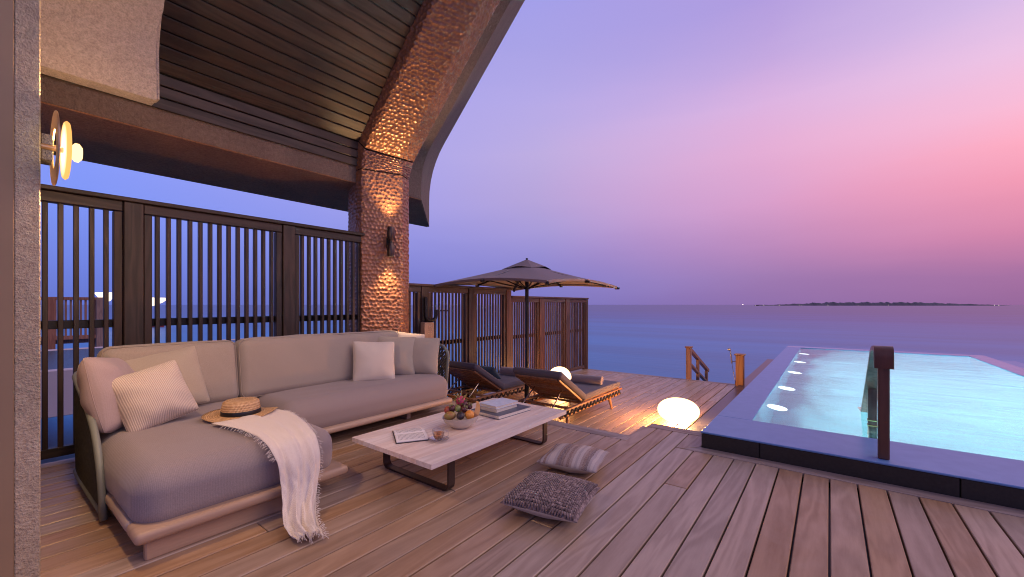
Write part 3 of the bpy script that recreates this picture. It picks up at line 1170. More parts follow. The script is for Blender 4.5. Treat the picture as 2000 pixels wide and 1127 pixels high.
box_obj('mounting_block', (-0.10, 0.0, -0.055), (0.0, 0.034, 0.055), M_stucco_pale, wl_, 0.003)
from_bm('back_plate', disc([(0.085, 0), (0.155, 0.0), (0.157, 0.003), (0.155, 0.006), (0.085, 0.006), (0.083, 0.003), (0.085, 0)], 0.036), M_brass, wl_, smooth='auto')
from_bm('glow_disc', disc([(0, 0), (0.118, 0.0), (0.124, 0.007), (0.118, 0.014), (0, 0.014)], 0.064), M_disc, wl_, smooth='auto')
from_bm('bulb', disc([(0, 0), (0.026, 0.004), (0.040, 0.014), (0.040, 0.026), (0.026, 0.036), (0, 0.039)], 0.084), M_bulb, wl_, smooth=True)
bm = bmesh.new(); tube(bm, [(0, 0.0, 0), (0, 0.066, 0)], 0.012, 10); tube(bm, [(0, 0.078, 0), (0, 0.096, 0)], 0.010, 10)
from_bm('stem', bm, M_brass, wl_)

ld = bpy.data.lights.new('bulb_light', 'POINT')
ld.energy = 40
ld.color = (1.0, 0.62, 0.30)
ld.shadow_soft_size = 0.05
lo = bpy.data.objects.new('bulb_light', ld)
lo.location = (0.0, 0.19, 0.0)
lo.parent = wl_
COL.objects.link(lo)
ld = bpy.data.lights.new('disc_back_light', 'POINT')
ld.energy = 5
ld.color = (1.0, 0.55, 0.22)
ld.shadow_soft_size = 0.015
lo = bpy.data.objects.new('disc_back_light', ld)
lo.location = (-0.06, 0.054, 0.06)
lo.parent = wl_
COL.objects.link(lo)

# ------------------------------------------------------------------ CUSHIONS AND PILLOWS
def soft_box(size, r=0.07, n=16, bulge=(0, 0, 0.02), wr=0.003, seed=0, rz=None):
    """upholstered cushion: rounded box (edge radius r), crowned faces, gentle dents"""
    bm = bmesh.new()
    vmap = {}
    hs = [s_ / 2 for s_ in size]
    r = min(r, min(hs) * 0.98)

    def vert(q):
        key = tuple(round(c, 5) for c in q)
        if key in vmap:
            return vmap[key]
        p = Vector((q[0] * hs[0], q[1] * hs[1], q[2] * hs[2]))
        inn = Vector([max(-(h_ - r), min(h_ - r, c)) for c, h_ in zip(p, hs)])
        d = p - inn
        # spread the angles evenly round the edge
        d = Vector([math.tan(c / r * PI / 4) if abs(c) <= r + 1e-6 else c for c in d])
        if d.length > 1e-9:
            d.normalize()
        o = inn + d * r
        X, Y, Z = [c / h_ for c, h_ in zip(o, hs)]
        f = lambda a_: max(0.0, 1 - a_ * a_)
        o = o + Vector((math.copysign(1, X) * bulge[0] * f(Y) ** 0.6 * f(Z) ** 0.6 * abs(d.x),
                        math.copysign(1, Y) * bulge[1] * f(X) ** 0.6 * f(Z) ** 0.6 * abs(d.y),
                        math.copysign(1, Z) * bulge[2] * f(X) ** 0.6 * f(Y) ** 0.6 * abs(d.z)))
        w = wr * vnoise(o.x * 7 + o.z * 3, o.y * 7 + o.z * 4, seed) + wr * 0.5 * vnoise(o.x * 19, o.y * 17 + o.z * 13, seed + 1)
        v = bm.verts.new(o + d * w)
        vmap[key] = v
        return v

    def axis(h_):
        e = r / h_
        edge = [1 - e + e * k / 6 for k in range(7)]
        mid = [(-1 + e) + (2 - 2 * e) * k / n for k in range(1, n)] if e < 0.97 else []
        return [-x for x in edge[::-1]] + mid + edge

    A = [axis(h_) for h_ in hs]
    for ax in range(3):
        a1, a2 = (ax + 1) % 3, (ax + 2) % 3
        for sg in (-1, 1):
            for i in range(len(A[a1]) - 1):
                for j in range(len(A[a2]) - 1):
                    if A[a1][i + 1] - A[a1][i] < 1e-6 or A[a2][j + 1] - A[a2][j] < 1e-6:
                        continue
                    q = []
                    for (u_, v_) in ((A[a1][i], A[a2][j]), (A[a1][i + 1], A[a2][j]), (A[a1][i + 1], A[a2][j + 1]), (A[a1][i], A[a2][j + 1])):
                        c = [0, 0, 0]
                        c[ax] = sg; c[a1] = u_; c[a2] = v_
                        q.append(vert(c))
                    if sg < 0:
                        q = q[::-1]
                    if len(set(q)) >= 3:
                        try:
                            bm.faces.new(q if len(set(q)) == 4 else list(dict.fromkeys(q)))
                        except ValueError:
                            pass
    return bm


def pillow_bm(w, h_, t, n=22, pinch=0.07, wr=1.0, seed=0, back=1.0, plump=0.62, pull=0.0):
    """knife-edge pillow in the XZ plane, thickness along Y, sharp corner ears"""
    bm = bmesh.new()
    r = random.Random(seed)
    ph = [r.uniform(0, 6.28) for _ in range(8)]
    grid = {}
    for side in (1, -1):
        for i in range(n + 1):
            for j in range(n + 1):
                u, v = i / n * 2 - 1, j / n * 2 - 1
                # denser near the rim
                u = math.sin(u * PI / 2) * 0.6 + u * 0.4
                v = math.sin(v * PI / 2) * 0.6 + v * 0.4
                edge = i in (0, n) or j in (0, n)
                cp = 1 - pull * (u * v) ** 4
                if side == -1 and edge:
                    grid[(side, i, j)] = grid[(1, i, j)]
                    continue
                x = w / 2 * u * (1 - pinch * (1 - v * v) * abs(u)) * cp
                z = h_ / 2 * v * (1 - pinch * (1 - u * u) * abs(v)) * cp
                prof = max(0.0, (1 - abs(u) ** 3.2) * (1 - abs(v) ** 3.2)) ** plump * (0.72 + 0.28 * (1 - u * u) * (1 - v * v))
                y = side * t / 2 * prof * (1 if side > 0 else back)
                # corner folds and soft creases
                cr = 0.006 * wr * math.sin(7 * math.atan2(v, u) * 1.0 + ph[0] + 3 * side) * (u * u + v * v) * prof
                cr += 0.004 * wr * vnoise(u * 3.2, v * 3.2 + side, seed + 5)
                cr += 0.004 * wr * math.sin(v * 9 + ph[1] + u * 3) * max(0, abs(v) - 0.25) * prof
                if edge:
                    cr = 0.004 * wr * vnoise(u * 3, v * 3, seed)
                grid[(side, i, j)] = bm.verts.new((x, y + side * cr, z))
    for side in (1, -1):
        for i in range(n):
            for j in range(n):
                q = [grid[(side, i, j)], grid[(side, i + 1, j)], grid[(side, i + 1, j + 1)], grid[(side, i, j + 1)]]
                bm.faces.new(q if side < 0 else q[::-1])
    return bm


def piping(bm, w, h_, pinch, r=0.004, seed=0, pull=0.0):
    pts = []
    N = 16
    for (fa, fb) in (((-1, -1), (1, -1)), ((1, -1), (1, 1)), ((1, 1), (-1, 1)), ((-1, 1), (-1, -1))):
        for k in range(N):
            t = k / N
            u = fa[0] * (1 - t) + fb[0] * t
            v = fa[1] * (1 - t) + fb[1] * t
            cp = 1 - pull * (u * v) ** 4
            x = w / 2 * u * (1 - pinch * (1 - v * v) * abs(u)) * cp
            z = h_ / 2 * v * (1 - pinch * (1 - u * u) * abs(v)) * cp
            pts.append((x, 0.004 * vnoise(u * 3, v * 3, seed), z))
    tube(bm, pts, r, 6, closed=True)


def pillow(name, label, loc, w, h_, t, face, tilt, roll, mat, seed=0, group=None, cat='pillow', wr=1.0, pinch=0.07, plump=0.55, pull=0.05):
    """face = azimuth (deg) the front looks to (from +X counter-clockwise); tilt = lean back; roll in own plane"""
    o = thing(name, label, cat, loc, 0, group)
    R = Euler((0, 0, rad(face + 90))).to_matrix() @ Euler((rad(-tilt), 0, 0)).to_matrix() @ Euler((0, rad(roll), 0)).to_matrix()
    o.rotation_euler = R.to_euler()
    from_bm('cover', pillow_bm(w, h_, t, seed=seed, wr=wr, pinch=pinch, plump=plump, pull=pull), mat, o, smooth=True)
    bm = bmesh.new(); piping(bm, w, h_, pinch, 0.0018, seed, pull)
    from_bm('seam_piping', bm, mat, o, smooth=True)
    return o


# ------------------------------------------------------------------ CORNER SOFA
sofa = thing('corner_sofa', 'L-shaped outdoor sofa with mauve seats, oak plinth and woven rope back', 'sofa', (0, 0, 0))
# ledges (rounded oak boards carrying the cushions)
def rounded_bar(name, lo, hi, mat, r):
    return box_obj(name, lo, hi, mat, sofa, r, seg=4)


rounded_bar('front_ledge', (-2.55, 0.43, 0.098), (-2.372, 1.435, 0.152), M_sofawood, 0.022)
rounded_bar('side_ledge', (-3.86, 0.43, 0.099), (-2.552, 0.55, 0.151), M_sofawood_x, 0.02)
rounded_bar('front_ledge', (-3.33, 1.33, 0.11), (-3.175, 3.12, 0.162), M_sofawood, 0.022)
rounded_bar('side_ledge', (-3.86, 3.01, 0.111), (-3.332, 3.10, 0.161), M_sofawood_x, 0.02)
box_obj('platform', (-3.90, 0.56, 0.115), (-2.56, 1.36, 0.148), M_black, sofa)
box_obj('platform', (-3.90, 1.362, 0.118), (-3.335, 3.0, 0.158), M_black, sofa)
box_obj('leg', (-2.465, 0.475, 0.0), (-2.425, 1.16, 0.097), M_sofawood, sofa, 0.006)
box_obj('leg', (-3.82, 0.60, 0.0), (-3.78, 1.2, 0.114), M_sofawood, sofa, 0.006)
box_obj('leg', (-3.80, 2.66, 0.0), (-3.36, 2.71, 0.117), M_sofawood_x, sofa, 0.006)
box_obj('leg', (-3.80, 1.50, 0.0), (-3.40, 1.55, 0.117), M_sofawood_x, sofa, 0.006)
# seat cushions
bm = soft_box((1.45, 0.945, 0.292), r=0.105, n=26, bulge=(0.022, 0.018, 0.022), wr=0.005, seed=2)
from_bm('seat_cushion', bm, M_seat, sofa, smooth=True, loc=(-3.165, 0.925, 0.238))
bm = soft_box((0.80, 1.74, 0.300), r=0.122, n=26, bulge=(0.022, 0.014, 0.020), wr=0.005, seed=4)
from_bm('seat_cushion', bm, M_seat, sofa, smooth=True, loc=(-3.625, 2.28, 0.245))
# back cushions, leaning back
for (yc, L, sd) in ((0.915, 0.80, 11), (2.115, 1.60, 12)):
    bm = soft_box((0.19, L, 0.49), r=0.065, n=24, bulge=(0.030, 0.004, 0.012), wr=0.008, seed=sd)
    o = from_bm('back_cushion', bm, M_back, sofa, smooth=True, loc=(-3.86, yc, 0.615))
    o.rotation_euler = (0, rad(-9), 0)
    for sx in (-1, 1):
        hy, hz_, rc = L / 2 - 0.012, 0.245 - 0.010, 0.05
        pts = []
        for (cy0, cz0, a0) in ((hy - rc, hz_ - rc, 0), (-hy + rc, hz_ - rc, 90), (-hy + rc, -hz_ + rc, 180), (hy - rc, -hz_ + rc, 270)):
            for k in range(7):
                a = rad(a0 + 15 * k)
                pts.append((sx * 0.080, cy0 + rc * math.cos(a), cz0 + rc * math.sin(a)))
        bmp = bmesh.new(); tube(bmp, pts, 0.0028, 6, closed=True)
        from_bm('seam_piping', bmp, M_back, o, smooth=True)
# woven shell: rail that rises from the front foot, runs round the back and down at the far arm
rail = arc_round([(-3.02, 0.425, 0.02), (-3.05, 0.42, 0.24), (-3.20, 0.42, 0.43), (-3.42, 0.42, 0.53), (-3.80, 0.42, 0.635), (-4.04, 0.42, 0.70), (-4.07, 0.80, 0.715),
                  (-4.07, 2.80, 0.735), (-4.05, 3.20, 0.735), (-3.62, 3.22, 0.715), (-3.44, 3.22, 0.69), (-3.34, 3.21, 0.62), (-3.38, 3.20, 0.10)], 0.12, 6)
bm = bmesh.new(); tube(bm, rail, 0.017, 8)
from_bm('shell_frame', bm, M_shell, sofa, smooth=True)
# base rail below, same plan
brail = arc_round([(-3.02, 0.425, 0.05), (-3.80, 0.42, 0.05), (-4.03, 0.43, 0.06), (-4.05, 0.80, 0.06), (-4.05, 2.80, 0.06), (-4.03, 3.18, 0.07), (-3.60, 3.20, 0.08), (-3.38, 3.20, 0.10)], 0.1, 6)
bm = bmesh.new(); tube(bm, brail, 0.016, 8)
from_bm('shell_frame', bm, M_shell, sofa, smooth=True)


def sample(path, n):
    P = np.array([tuple(p) for p in path]); d = np.r_[0, np.cumsum(np.linalg.norm(np.diff(P, axis=0), axis=1))]
    t = np.linspace(0, d[-1], n)
    return np.stack([np.interp(t, d, P[:, k]) for k in range(3)], 1)


NB = 150
# match by plan position: sample the rail after its rising front part
top = sample(rail, NB); bot = sample(brail, NB)
bm = bmesh.new()
for lay, sh in ((0, 3), (1, -3)):
    for i in range(0, NB, 1):
        j = i + sh
        if not (0 <= j < NB):
            continue
        a_, b_ = Vector(top[i]), Vector(bot[j])
        off = Vector((0, 0, 0))
        m_ = (a_ + b_) / 2
        nrm = Vector(((m_.x + 3.5), (m_.y - 1.8) * 0.3, 0)).normalized() * (0.006 if lay else -0.006)
        tube(bm, [a_, m_ + nrm, b_], 0.0065, 5, caps=False)
from_bm('rope_weave', bm, M_rope, sofa, smooth=True)

pillow('throw_pillow', 'plump mauve pillow leaning on the near woven sofa arm', (-3.53, 0.535, 0.60), 0.45, 0.47, 0.23, 62, 15, 8, M_pmauve, 21, wr=2.4, pinch=0.02, plump=0.5, pull=0.06)
pillow('throw_pillow', 'cream ribbed pillow in front of the tan one on the chaise', (-3.37, 0.70, 0.575), 0.385, 0.385, 0.21, 2, 22, -15, M_pcream, 22, wr=2.0, plump=0.5)
pillow('throw_pillow', 'tan pillow behind the cream ribbed one at the sofa corner', (-3.74, 0.815, 0.605), 0.52, 0.46, 0.18, -4, 18, -8, M_ptan, 23, wr=1.2)
pillow('throw_pillow', 'front natural pillow of the far sofa end, facing the table', (-3.59, 2.44, 0.585), 0.42, 0.42, 0.17, -22, 16, 3, M_pnat, 24)
pillow('throw_pillow', 'middle beige pillow at the far sofa end, half hidden by the front one', (-3.66, 2.74, 0.605), 0.44, 0.44, 0.17, -34, 16, 3, M_ptan, 25)
pillow('throw_pillow', 'beige pillow resting against the far woven sofa arm', (-3.53, 2.97, 0.595), 0.42, 0.42, 0.17, -52, 14, 2, M_ptan, 26)
pillow('throw_pillow', 'pale pillow wedged in the far back corner, only its tip showing', (-3.88, 3.05, 0.62), 0.42, 0.44, 0.14, -30, 10, 8, M_pnat, 27)

# ------------------------------------------------------------------ STRAW HAT
hat = thing('straw_hat', 'straw boater hat with a black ribbon lying on the chaise', 'hat', (-3.12, 1.10, 0.417), rad(20))


def straw():
    m, nt, b = new_mat('braided_straw')
    tc = nd(nt, 'ShaderNodeTexCoord')
    sp = nd(nt, 'ShaderNodeSeparateXYZ'); nt.links.new(tc.outputs['Object'], sp.inputs[0])
    rr = mul(nt, mul(nt, mul(nt, sp.outputs[0], sp.outputs[0]), mul(nt, sp.outputs[1], sp.outputs[1]), 'ADD'), 0.5, 'POWER')
    th = nd(nt, 'ShaderNodeMath', operation='ARCTAN2'); nt.links.new(sp.outputs[1], th.inputs[0]); nt.links.new(sp.outputs[0], th.inputs[1])
    ringc = mul(nt, mul(nt, mul(nt, rr, sp.outputs[2], 'ADD'), 480.0), 0.0, 'ADD')
    wv = mul(nt, ringc, 1.0, 'SINE')
    br = mul(nt, mul(nt, th.outputs[0], 90.0), mul(nt, ringc, 0.5), 'ADD')
    wv2 = mul(nt, br, 1.0, 'SINE')
    v, _ = coords(nt); n = noise(nt, v, 60, 3)
    f = mul(nt, mul(nt, mul(nt, wv, wv2, 'ADD'), 0.2), mul(nt, n, 0.9), 'ADD')
    cc = ramp(nt, f, [(0.1, (0.36, 0.19, 0.075, 1)), (0.5, (0.60, 0.36, 0.17, 1)), (0.9, (0.76, 0.53, 0.30, 1))])
    nt.links.new(cc, b.inputs['Base Color'])
    b.inputs['Roughness'].default_value = 0.6
    bump(nt, b, f, 0.8, 0.004)
    return m


M_straw = straw()
dip = lambda a, r, z: (0.012 * math.sin(2 * a + 0.6) + 0.006 * math.sin(3 * a)) * max(0, (r - 0.11)) / 0.1 if z < 0.02 else 0.0
bm = bmesh.new(); lathe(bm, [(0.112, 0.006), (0.135, 0.003), (0.16, 0.001), (0.19, 0.002), (0.212, 0.007), (0.214, 0.010), (0.19, 0.0065), (0.16, 0.006), (0.135, 0.008), (0.112, 0.011)], 64, jitter=dip)
from_bm('brim', bm, M_straw, hat, smooth=True)
bm = bmesh.new(); lathe(bm, [(0.113, 0.004), (0.112, 0.03), (0.108, 0.07), (0.103, 0.088), (0.092, 0.098), (0.06, 0.103), (0.0, 0.104)], 64)
from_bm('crown', bm, M_straw, hat, smooth=True)
bm = bmesh.new(); lathe(bm, [(0.1145, 0.009), (0.1155, 0.012), (0.1145, 0.036), (0.1125, 0.038)], 64)
from_bm('ribbon', bm, M_black, hat, smooth=True)

# ------------------------------------------------------------------ THROW over the chaise
throw = thing('cotton_throw', 'cream fringed cotton throw draped over the chaise front onto the deck', 'throw', (0, 0, 0))
TL = [(-2.98, 0.89, 0.408), (-2.72, 0.955, 0.409), (-2.52, 0.965, 0.40), (-2.41, 0.975, 0.365), (-2.352, 0.99, 0.29), (-2.335, 1.0, 0.173), (-2.28, 0.985, 0.075), (-2.18, 0.955, 0.018), (-2.08, 0.935, 0.012), (-2.01, 0.94, 0.012)]
TR = [(-3.05, 1.29, 0.408), (-2.86, 1.315, 0.410), (-2.56, 1.26, 0.402), (-2.41, 1.235, 0.362), (-2.352, 1.23, 0.276), (-2.33, 1.205, 0.161), (-2.27, 1.16, 0.06), (-2.16, 1.11, 0.016), (-2.05, 1.07, 0.012), (-1.955, 1.045, 0.012)]
def smooth_path(P, n):
    P = np.array(P); t0 = np.arange(len(P)); t = np.linspace(0, len(P) - 1, n)
    out = []
    for k in range(3):
        out.append(np.interp(t, t0, P[:, k]))
    A = np.stack(out, 1)
    for _ in range(6):
        B = A.copy(); B[1:-1] = (A[:-2] + 2 * A[1:-1] + A[2:]) / 4; A = B
    return A
NV, NU = 80, 44
LA, RA = smooth_path(TL, NV), smooth_path(TR, NV)
T = np.zeros((NV, NU, 3))
for j in range(NU):
    u = j / (NU - 1)
    T[:, j] = LA * (1 - u) + RA * u
dv = np.gradient(T, axis=0); du = np.gradient(T, axis=1)
Nn = np.cross(du, dv); Nn /= np.linalg.norm(Nn, axis=2, keepdims=True) + 1e-9
if Nn[5, 5, 2] < 0: Nn = -Nn
vv = np.linspace(0, 1, NV)[:, None]; uu = np.linspace(0, 1, NU)[None]
amp = 0.005 + 0.021 * np.clip((vv - 0.15) * 2.0, 0, 1)
folds = (np.sin(uu * 15 + vv * 3.0) + 0.6 * np.sin(uu * 27 - vv * 4 + 1.0) + 0.5 * np.sin(uu * 47 + 5 * vv + np.sin(vv * 9)) * 0.5)
cr_ = 0.35 * np.sin(uu * 9 + vv * 31 + 2 * np.sin(uu * 7)) + 0.3 * np.sin(uu * 23 - vv * 43 + np.sin(vv * 17) * 2)
T = T + Nn * (0.014 + amp * (folds * 0.55 + 0.32 * cr_ + 0.8))[..., None]
T[..., 2] = np.maximum(T[..., 2], 0.006)
idx = np.arange(NV * NU).reshape(NV, NU)
F = np.stack([idx[:-1, :-1], idx[:-1, 1:], idx[1:, 1:], idx[1:, :-1]], -1).reshape(-1, 4)


def throw_mat():
    m, nt, b = new_mat('cotton_gauze')
    v, _ = coords(nt)
    w = nd(nt, 'ShaderNodeTexWave', wave_type='BANDS', bands_direction='Y'); w.inputs['Scale'].default_value = 70; w.inputs['Distortion'].default_value = 6.0
    nt.links.new(v, w.inputs['Vector'])
    n = noise(nt, v, 240, 3)
    f = mixc(nt, 0.75, w.outputs['Fac'], n)
    cc = ramp(nt, f, [(0.2, (0.64, 0.53, 0.43, 1)), (0.7, (0.84, 0.75, 0.64, 1))])
    nt.links.new(cc, b.inputs['Base Color'])
    b.inputs['Roughness'].default_value = 0.95
    b.inputs['Sheen Weight'].default_value = 0.3
    bump(nt, b, f, 0.6, 0.003)
    return m


M_throw = throw_mat()
me_o = from_data('cloth', T.reshape(-1, 3), [tuple(int(i) for i in f) for f in F], M_throw, throw, smooth=True)
sol = me_o.modifiers.new('thick', 'SOLIDIFY'); sol.thickness = 0.003; sol.offset = 1
bm = bmesh.new()
rr = random.Random(4)
def fr(p, out, n):
    p = Vector(p)
    for _ in range(n):
        d = (Vector(out) + Vector((rr.uniform(-.4, .4), rr.uniform(-.4, .4), rr.uniform(-.5, .2)))).normalized()
        l = rr.uniform(0.015, 0.03)
        q1 = p + d * l * 0.5; q2 = p + d * l + Vector((0, 0, -0.006))
        if q2.z < 0.005: q2.z = 0.005
        if q1.z < 0.005: q1.z = 0.005
        tube(bm, [p, q1, q2], 0.0011, 3, caps=False)
for i in range(4, NV):
    e = T[i, -1] - T[i, -3]
    fr(T[i, -1], e / (np.linalg.norm(e) + 1e-9), 2)
    if i < 34:
        e = T[i, 0] - T[i, 2]
        fr(T[i, 0], e / (np.linalg.norm(e) + 1e-9), 2)
for j in range(0, NU, 1):
    e = T[-1, j] - T[-3, j]
    fr(T[-1, j], e / (np.linalg.norm(e) + 1e-9), 1)
o = from_bm('fringe', bm, M_throw, throw, recalc=False); o['kind'] = 'stuff'

# ------------------------------------------------------------------ COFFEE TABLE
TX0, TX1, TY0, TY1, TZ = -2.575, -1.775, 1.575, 3.08, 0.25
table = thing('coffee_table', 'low pale oak coffee table on flat bronze sled legs', 'table', (-2.17, 2.33, 0))
def tl(lo, hi):
    return [(lo[0] + 2.17, lo[1] - 2.33, lo[2]), (hi[0] + 2.17, hi[1] - 2.33, hi[2])]
np_ = 6
for i in range(np_):
    xa = TX0 + (TX1 - TX0) * i / np_; xb = TX0 + (TX1 - TX0) * (i + 1) / np_
    lo, hi = tl((xa + 0.0003, TY0, TZ - 0.030), (xb - 0.0003, TY1, TZ))
    box_obj('top_plank', lo, hi, M_pale_x, table, 0.0008)
for yl in (1.80, 2.86):
    bm = bmesh.new()
    path = arc_round([(-2.50, yl, TZ - 0.031), (-2.50, yl, 0.006), (-1.85, yl, 0.006), (-1.85, yl, TZ - 0.031)], 0.05, 6)
    path = [(p[0] + 2.17, p[1] - 2.33, p[2]) for p in path]
    # flat bar: wide along Y
    fr_ = []
    P = [Vector(p) for p in path]
    rings = []
    for i, p in enumerate(P):
        t = (P[min(i + 1, len(P) - 1)] - P[max(i - 1, 0)]).normalized()
        nrm = Vector((0, 1, 0)).cross(t)
        rings.append([bm.verts.new(p + Vector((0, sy * 0.027, 0)) + nrm * (sn * 0.006)) for sy, sn in ((-1, -1), (1, -1), (1, 1), (-1, 1))])
    for a_, b_ in zip(rings[:-1], rings[1:]):
        for k in range(4):
            bm.faces.new((a_[k], a_[(k + 1) % 4], b_[(k + 1) % 4], b_[k]))
    bm.faces.new(rings[0][::-1]); bm.faces.new(rings[-1])
    from_bm('leg', bm, M_bronze, table)

# open book
def page_mat():
    m, nt, b = new_mat('printed_page')
    tc = nd(nt, 'ShaderNodeTexCoord'); sp = nd(nt, 'ShaderNodeSeparateXYZ'); nt.links.new(tc.outputs['Object'], sp.inputs[0])
    ln = mul(nt, mul(nt, sp.outputs[1], 2 * PI / 0.0078), 1.0, 'SINE')
    lnm = mul(nt, ln, 0.35, 'GREATER_THAN')
    v, _ = coords(nt, (1, 0.2, 1)); n = noise(nt, v, 420, 2)
    nm = mul(nt, n, 0.46, 'GREATER_THAN')
    ax = mul(nt, sp.outputs[0], 1.0, 'ABSOLUTE')
    inx = mul(nt, mul(nt, ax, 0.016, 'GREATER_THAN'), mul(nt, ax, 0.118, 'LESS_THAN'))
    iny = mul(nt, mul(nt, sp.outputs[1], 1.0, 'ABSOLUTE'), 0.086, 'LESS_THAN')
    k = mul(nt, mul(nt, lnm, nm), mul(nt, inx, iny))
    cc = mixc(nt, mul(nt, k, 0.75), (0.78, 0.72, 0.67, 1), (0.08, 0.07, 0.08, 1))
    nt.links.new(cc, b.inputs['Base Color'])
    b.inputs['Roughness'].default_value = 0.8
    return m


M_page = page_mat()
M_paper = plain('page_edges', (0.70, 0.62, 0.52), 0.85, 0.15, 120)
# book corners: spine direction from left-near edge to right; rotated on the table
bk = thing('open_book', 'open book with printed pages and dark cover near the table corner', 'book', (-2.284, 1.835, TZ + 0.001), rad(-32))
bm = bmesh.new()
bx(bm, (-0.0715, 0, 0.002), (0.145, 0.215, 0.004), 0.001); bx(bm, (0.0745, 0, 0.002), (0.145, 0.215, 0.004), 0.001); bx(bm, (0.001, 0, 0.0026), (0.02, 0.214, 0.0046))
from_bm('cover', bm, plain('dark_cover', (0.05, 0.035, 0.035), 0.5), bk)
for sgn in (-1, 1):
    bm = bmesh.new()
    n = 14
    prof = []
    for i in range(n + 1):
        t = i / n
        x = sgn * (0.001 + 0.136 * t)
        z = 0.0055 + 0.016 * (1 - t) ** 0.5 * min(1, (t * 9 + 0.25)) + 0.003 * math.sin(t * PI)
        prof.append((x, max(z, 0.008)))
    for ysg in (-1, 1):
        pass
    lo_ = [[bm.verts.new((x, y, 0.0045)) for x, z in prof] for y in (-0.102, 0.102)]
    hi_ = [[bm.verts.new((x, y, z)) for x, z in prof] for y in (-0.102, 0.102)]
    for i in range(n):
        bm.faces.new((hi_[0][i], hi_[0][i + 1], hi_[1][i + 1], hi_[1][i]))
        bm.faces.new((lo_[0][i], lo_[0][i + 1], hi_[0][i + 1], hi_[0][i]))
        bm.faces.new((lo_[1][i], lo_[1][i + 1], hi_[1][i + 1], hi_[1][i]))
    bm.faces.new((lo_[0][-1], lo_[1][-1], hi_[1][-1], hi_[0][-1]))
    from_bm('page_block', bm, M_page, bk, smooth='auto')

# stacked books
def closed_book(label, c, rz, w, l, t, cover, spine_mat=None):
    o = thing('closed_book', label, 'book', c, rz)
    bm = bmesh.new()
    bx(bm, (0, 0, 0.0015), (w, l, 0.003), 0.0008); bx(bm, (0, 0, t - 0.0015), (w, l, 0.003), 0.0008)
    bx(bm, (-w / 2 + 0.0015, 0, t / 2), (0.003, l, t - 0.0062), 0.0008)
    from_bm('cover', bm, cover, o)
    box_obj('page_block', (-w / 2 + 0.004, -l / 2 + 0.004, 0.0032), (w / 2 - 0.004, l / 2 - 0.004, t - 0.0032), M_paper, o)
    return o


M_cov_blue = plain('slate_cover', (0.10, 0.11, 0.15), 0.35, 0.3, 12)
M_cov_white = plain('pale_blue_cover', (0.62, 0.68, 0.78), 0.45, 0.12, 25)
M_cov_cream = plain('cream_cover', (0.60, 0.52, 0.42), 0.6, 0.08, 20)
b1 = closed_book('large slate art book at the bottom of the table stack', (-2.19, 2.715, TZ + 0.001), rad(-4), 0.315, 0.40, 0.030, M_cov_blue)
closed_book('cream middle book of the table stack', (-2.205, 2.70, TZ + 0.0315), rad(-2), 0.185, 0.265, 0.027, M_cov_cream)
closed_book('pale blue top book of the table stack', (-2.205, 2.705, TZ + 0.059), rad(-5), 0.19, 0.27, 0.024, M_cov_white)

# bowl with fruit
RX, RY = math.cos(YAW), math.sin(YAW)        # picture right
TXc, TYc = math.sin(YAW), -math.cos(YAW)     # towards the viewer
BC = (-2.15, 2.19)
bowl = thing('fruit_bowl', 'wide cream ceramic bowl with an uneven rim on the coffee table', 'bowl', (BC[0], BC[1], TZ + 0.001))
wav = lambda a, r, z: (0.009 * math.sin(2 * a + 2.2) + 0.005 * math.sin(3 * a)) * max(0, z - 0.02) / 0.06
bm = bmesh.new(); lathe(bm, [(0, 0), (0.055, 0.0), (0.06, 0.004), (0.085, 0.018), (0.115, 0.045), (0.132, 0.078), (0.135, 0.083), (0.130, 0.083), (0.110, 0.048), (0.08, 0.022), (0.05, 0.012), (0, 0.011)], 56, jitter=wav)
from_bm('body', bm, plain('cream_glaze', (0.58, 0.51, 0.42), 0.35, 0.08, 30), bowl, smooth='auto')


def fruit_mat(name, c1, c2, scale=9, rough=0.4):
    m, nt, b = new_mat(name)
    v, _ = coords(nt)
    n = noise(nt, v, scale, 3)
    cc = ramp(nt, n, [(0.35, c4(c1)), (0.65, c4(c2))])
    nt.links.new(cc, b.inputs['Base Color']); b.inputs['Roughness'].default_value = rough
    n2 = noise(nt, v, 160, 2); bump(nt, b, n2, 0.15, 0.002)
    return m


def fruit(name, label, right, near, z, dims, mat, rot=(0, 0, 0), stem=None, shape=0.0, calyx=None):
    loc = (BC[0] + RX * right + TXc * near, BC[1] + RY * right + TYc * near, TZ + z)
    o = thing(name, label, 'fruit', loc)
    o.rotation_euler = rot
    bm = bmesh.new()
    prof = []
    for i in range(13):
        a = -PI / 2 + PI * i / 12
        r = math.cos(a) * (1 + shape * math.sin(a)); zz_ = math.sin(a)
        dimp = -0.10 * math.exp(-(r / 0.2) ** 2) if (i in (11, 12)) else 0
        prof.append((max(0, r) if i not in (0, 12) else 0, zz_ + dimp))
    lathe(bm, prof, 24)
    for v in bm.verts:
        v.co = Vector((v.co.x * dims[0] / 2, v.co.y * dims[1] / 2, v.co.z * dims[2] / 2))
    from_bm('skin', bm, mat, o, smooth=True)
    if stem is not None:
        bm = bmesh.new(); tube(bm, [(0, 0, dims[2] * 0.44), (0.003, 0, dims[2] * 0.5 + 0.008), (0.008, 0.003, dims[2] * 0.5 + stem)], [0.004, 0.003, 0.0025], 6)
        from_bm('stem', bm, M_fstem, o)
    if calyx is not None:
        bm = bmesh.new()
        for k in range(4):
            a = k * PI / 2
            p = [(0.004 * math.cos(a), 0.004 * math.sin(a), dims[2] * 0.46), (0.013 * math.cos(a), 0.013 * math.sin(a), dims[2] * 0.52), (0.02 * math.cos(a), 0.02 * math.sin(a), dims[2] * 0.47)]
            tube(bm, p, [0.003, 0.008, 0.003], 6)
        for v in bm.verts: pass
        from_bm('calyx', bm, M_calyx, o)
    return o


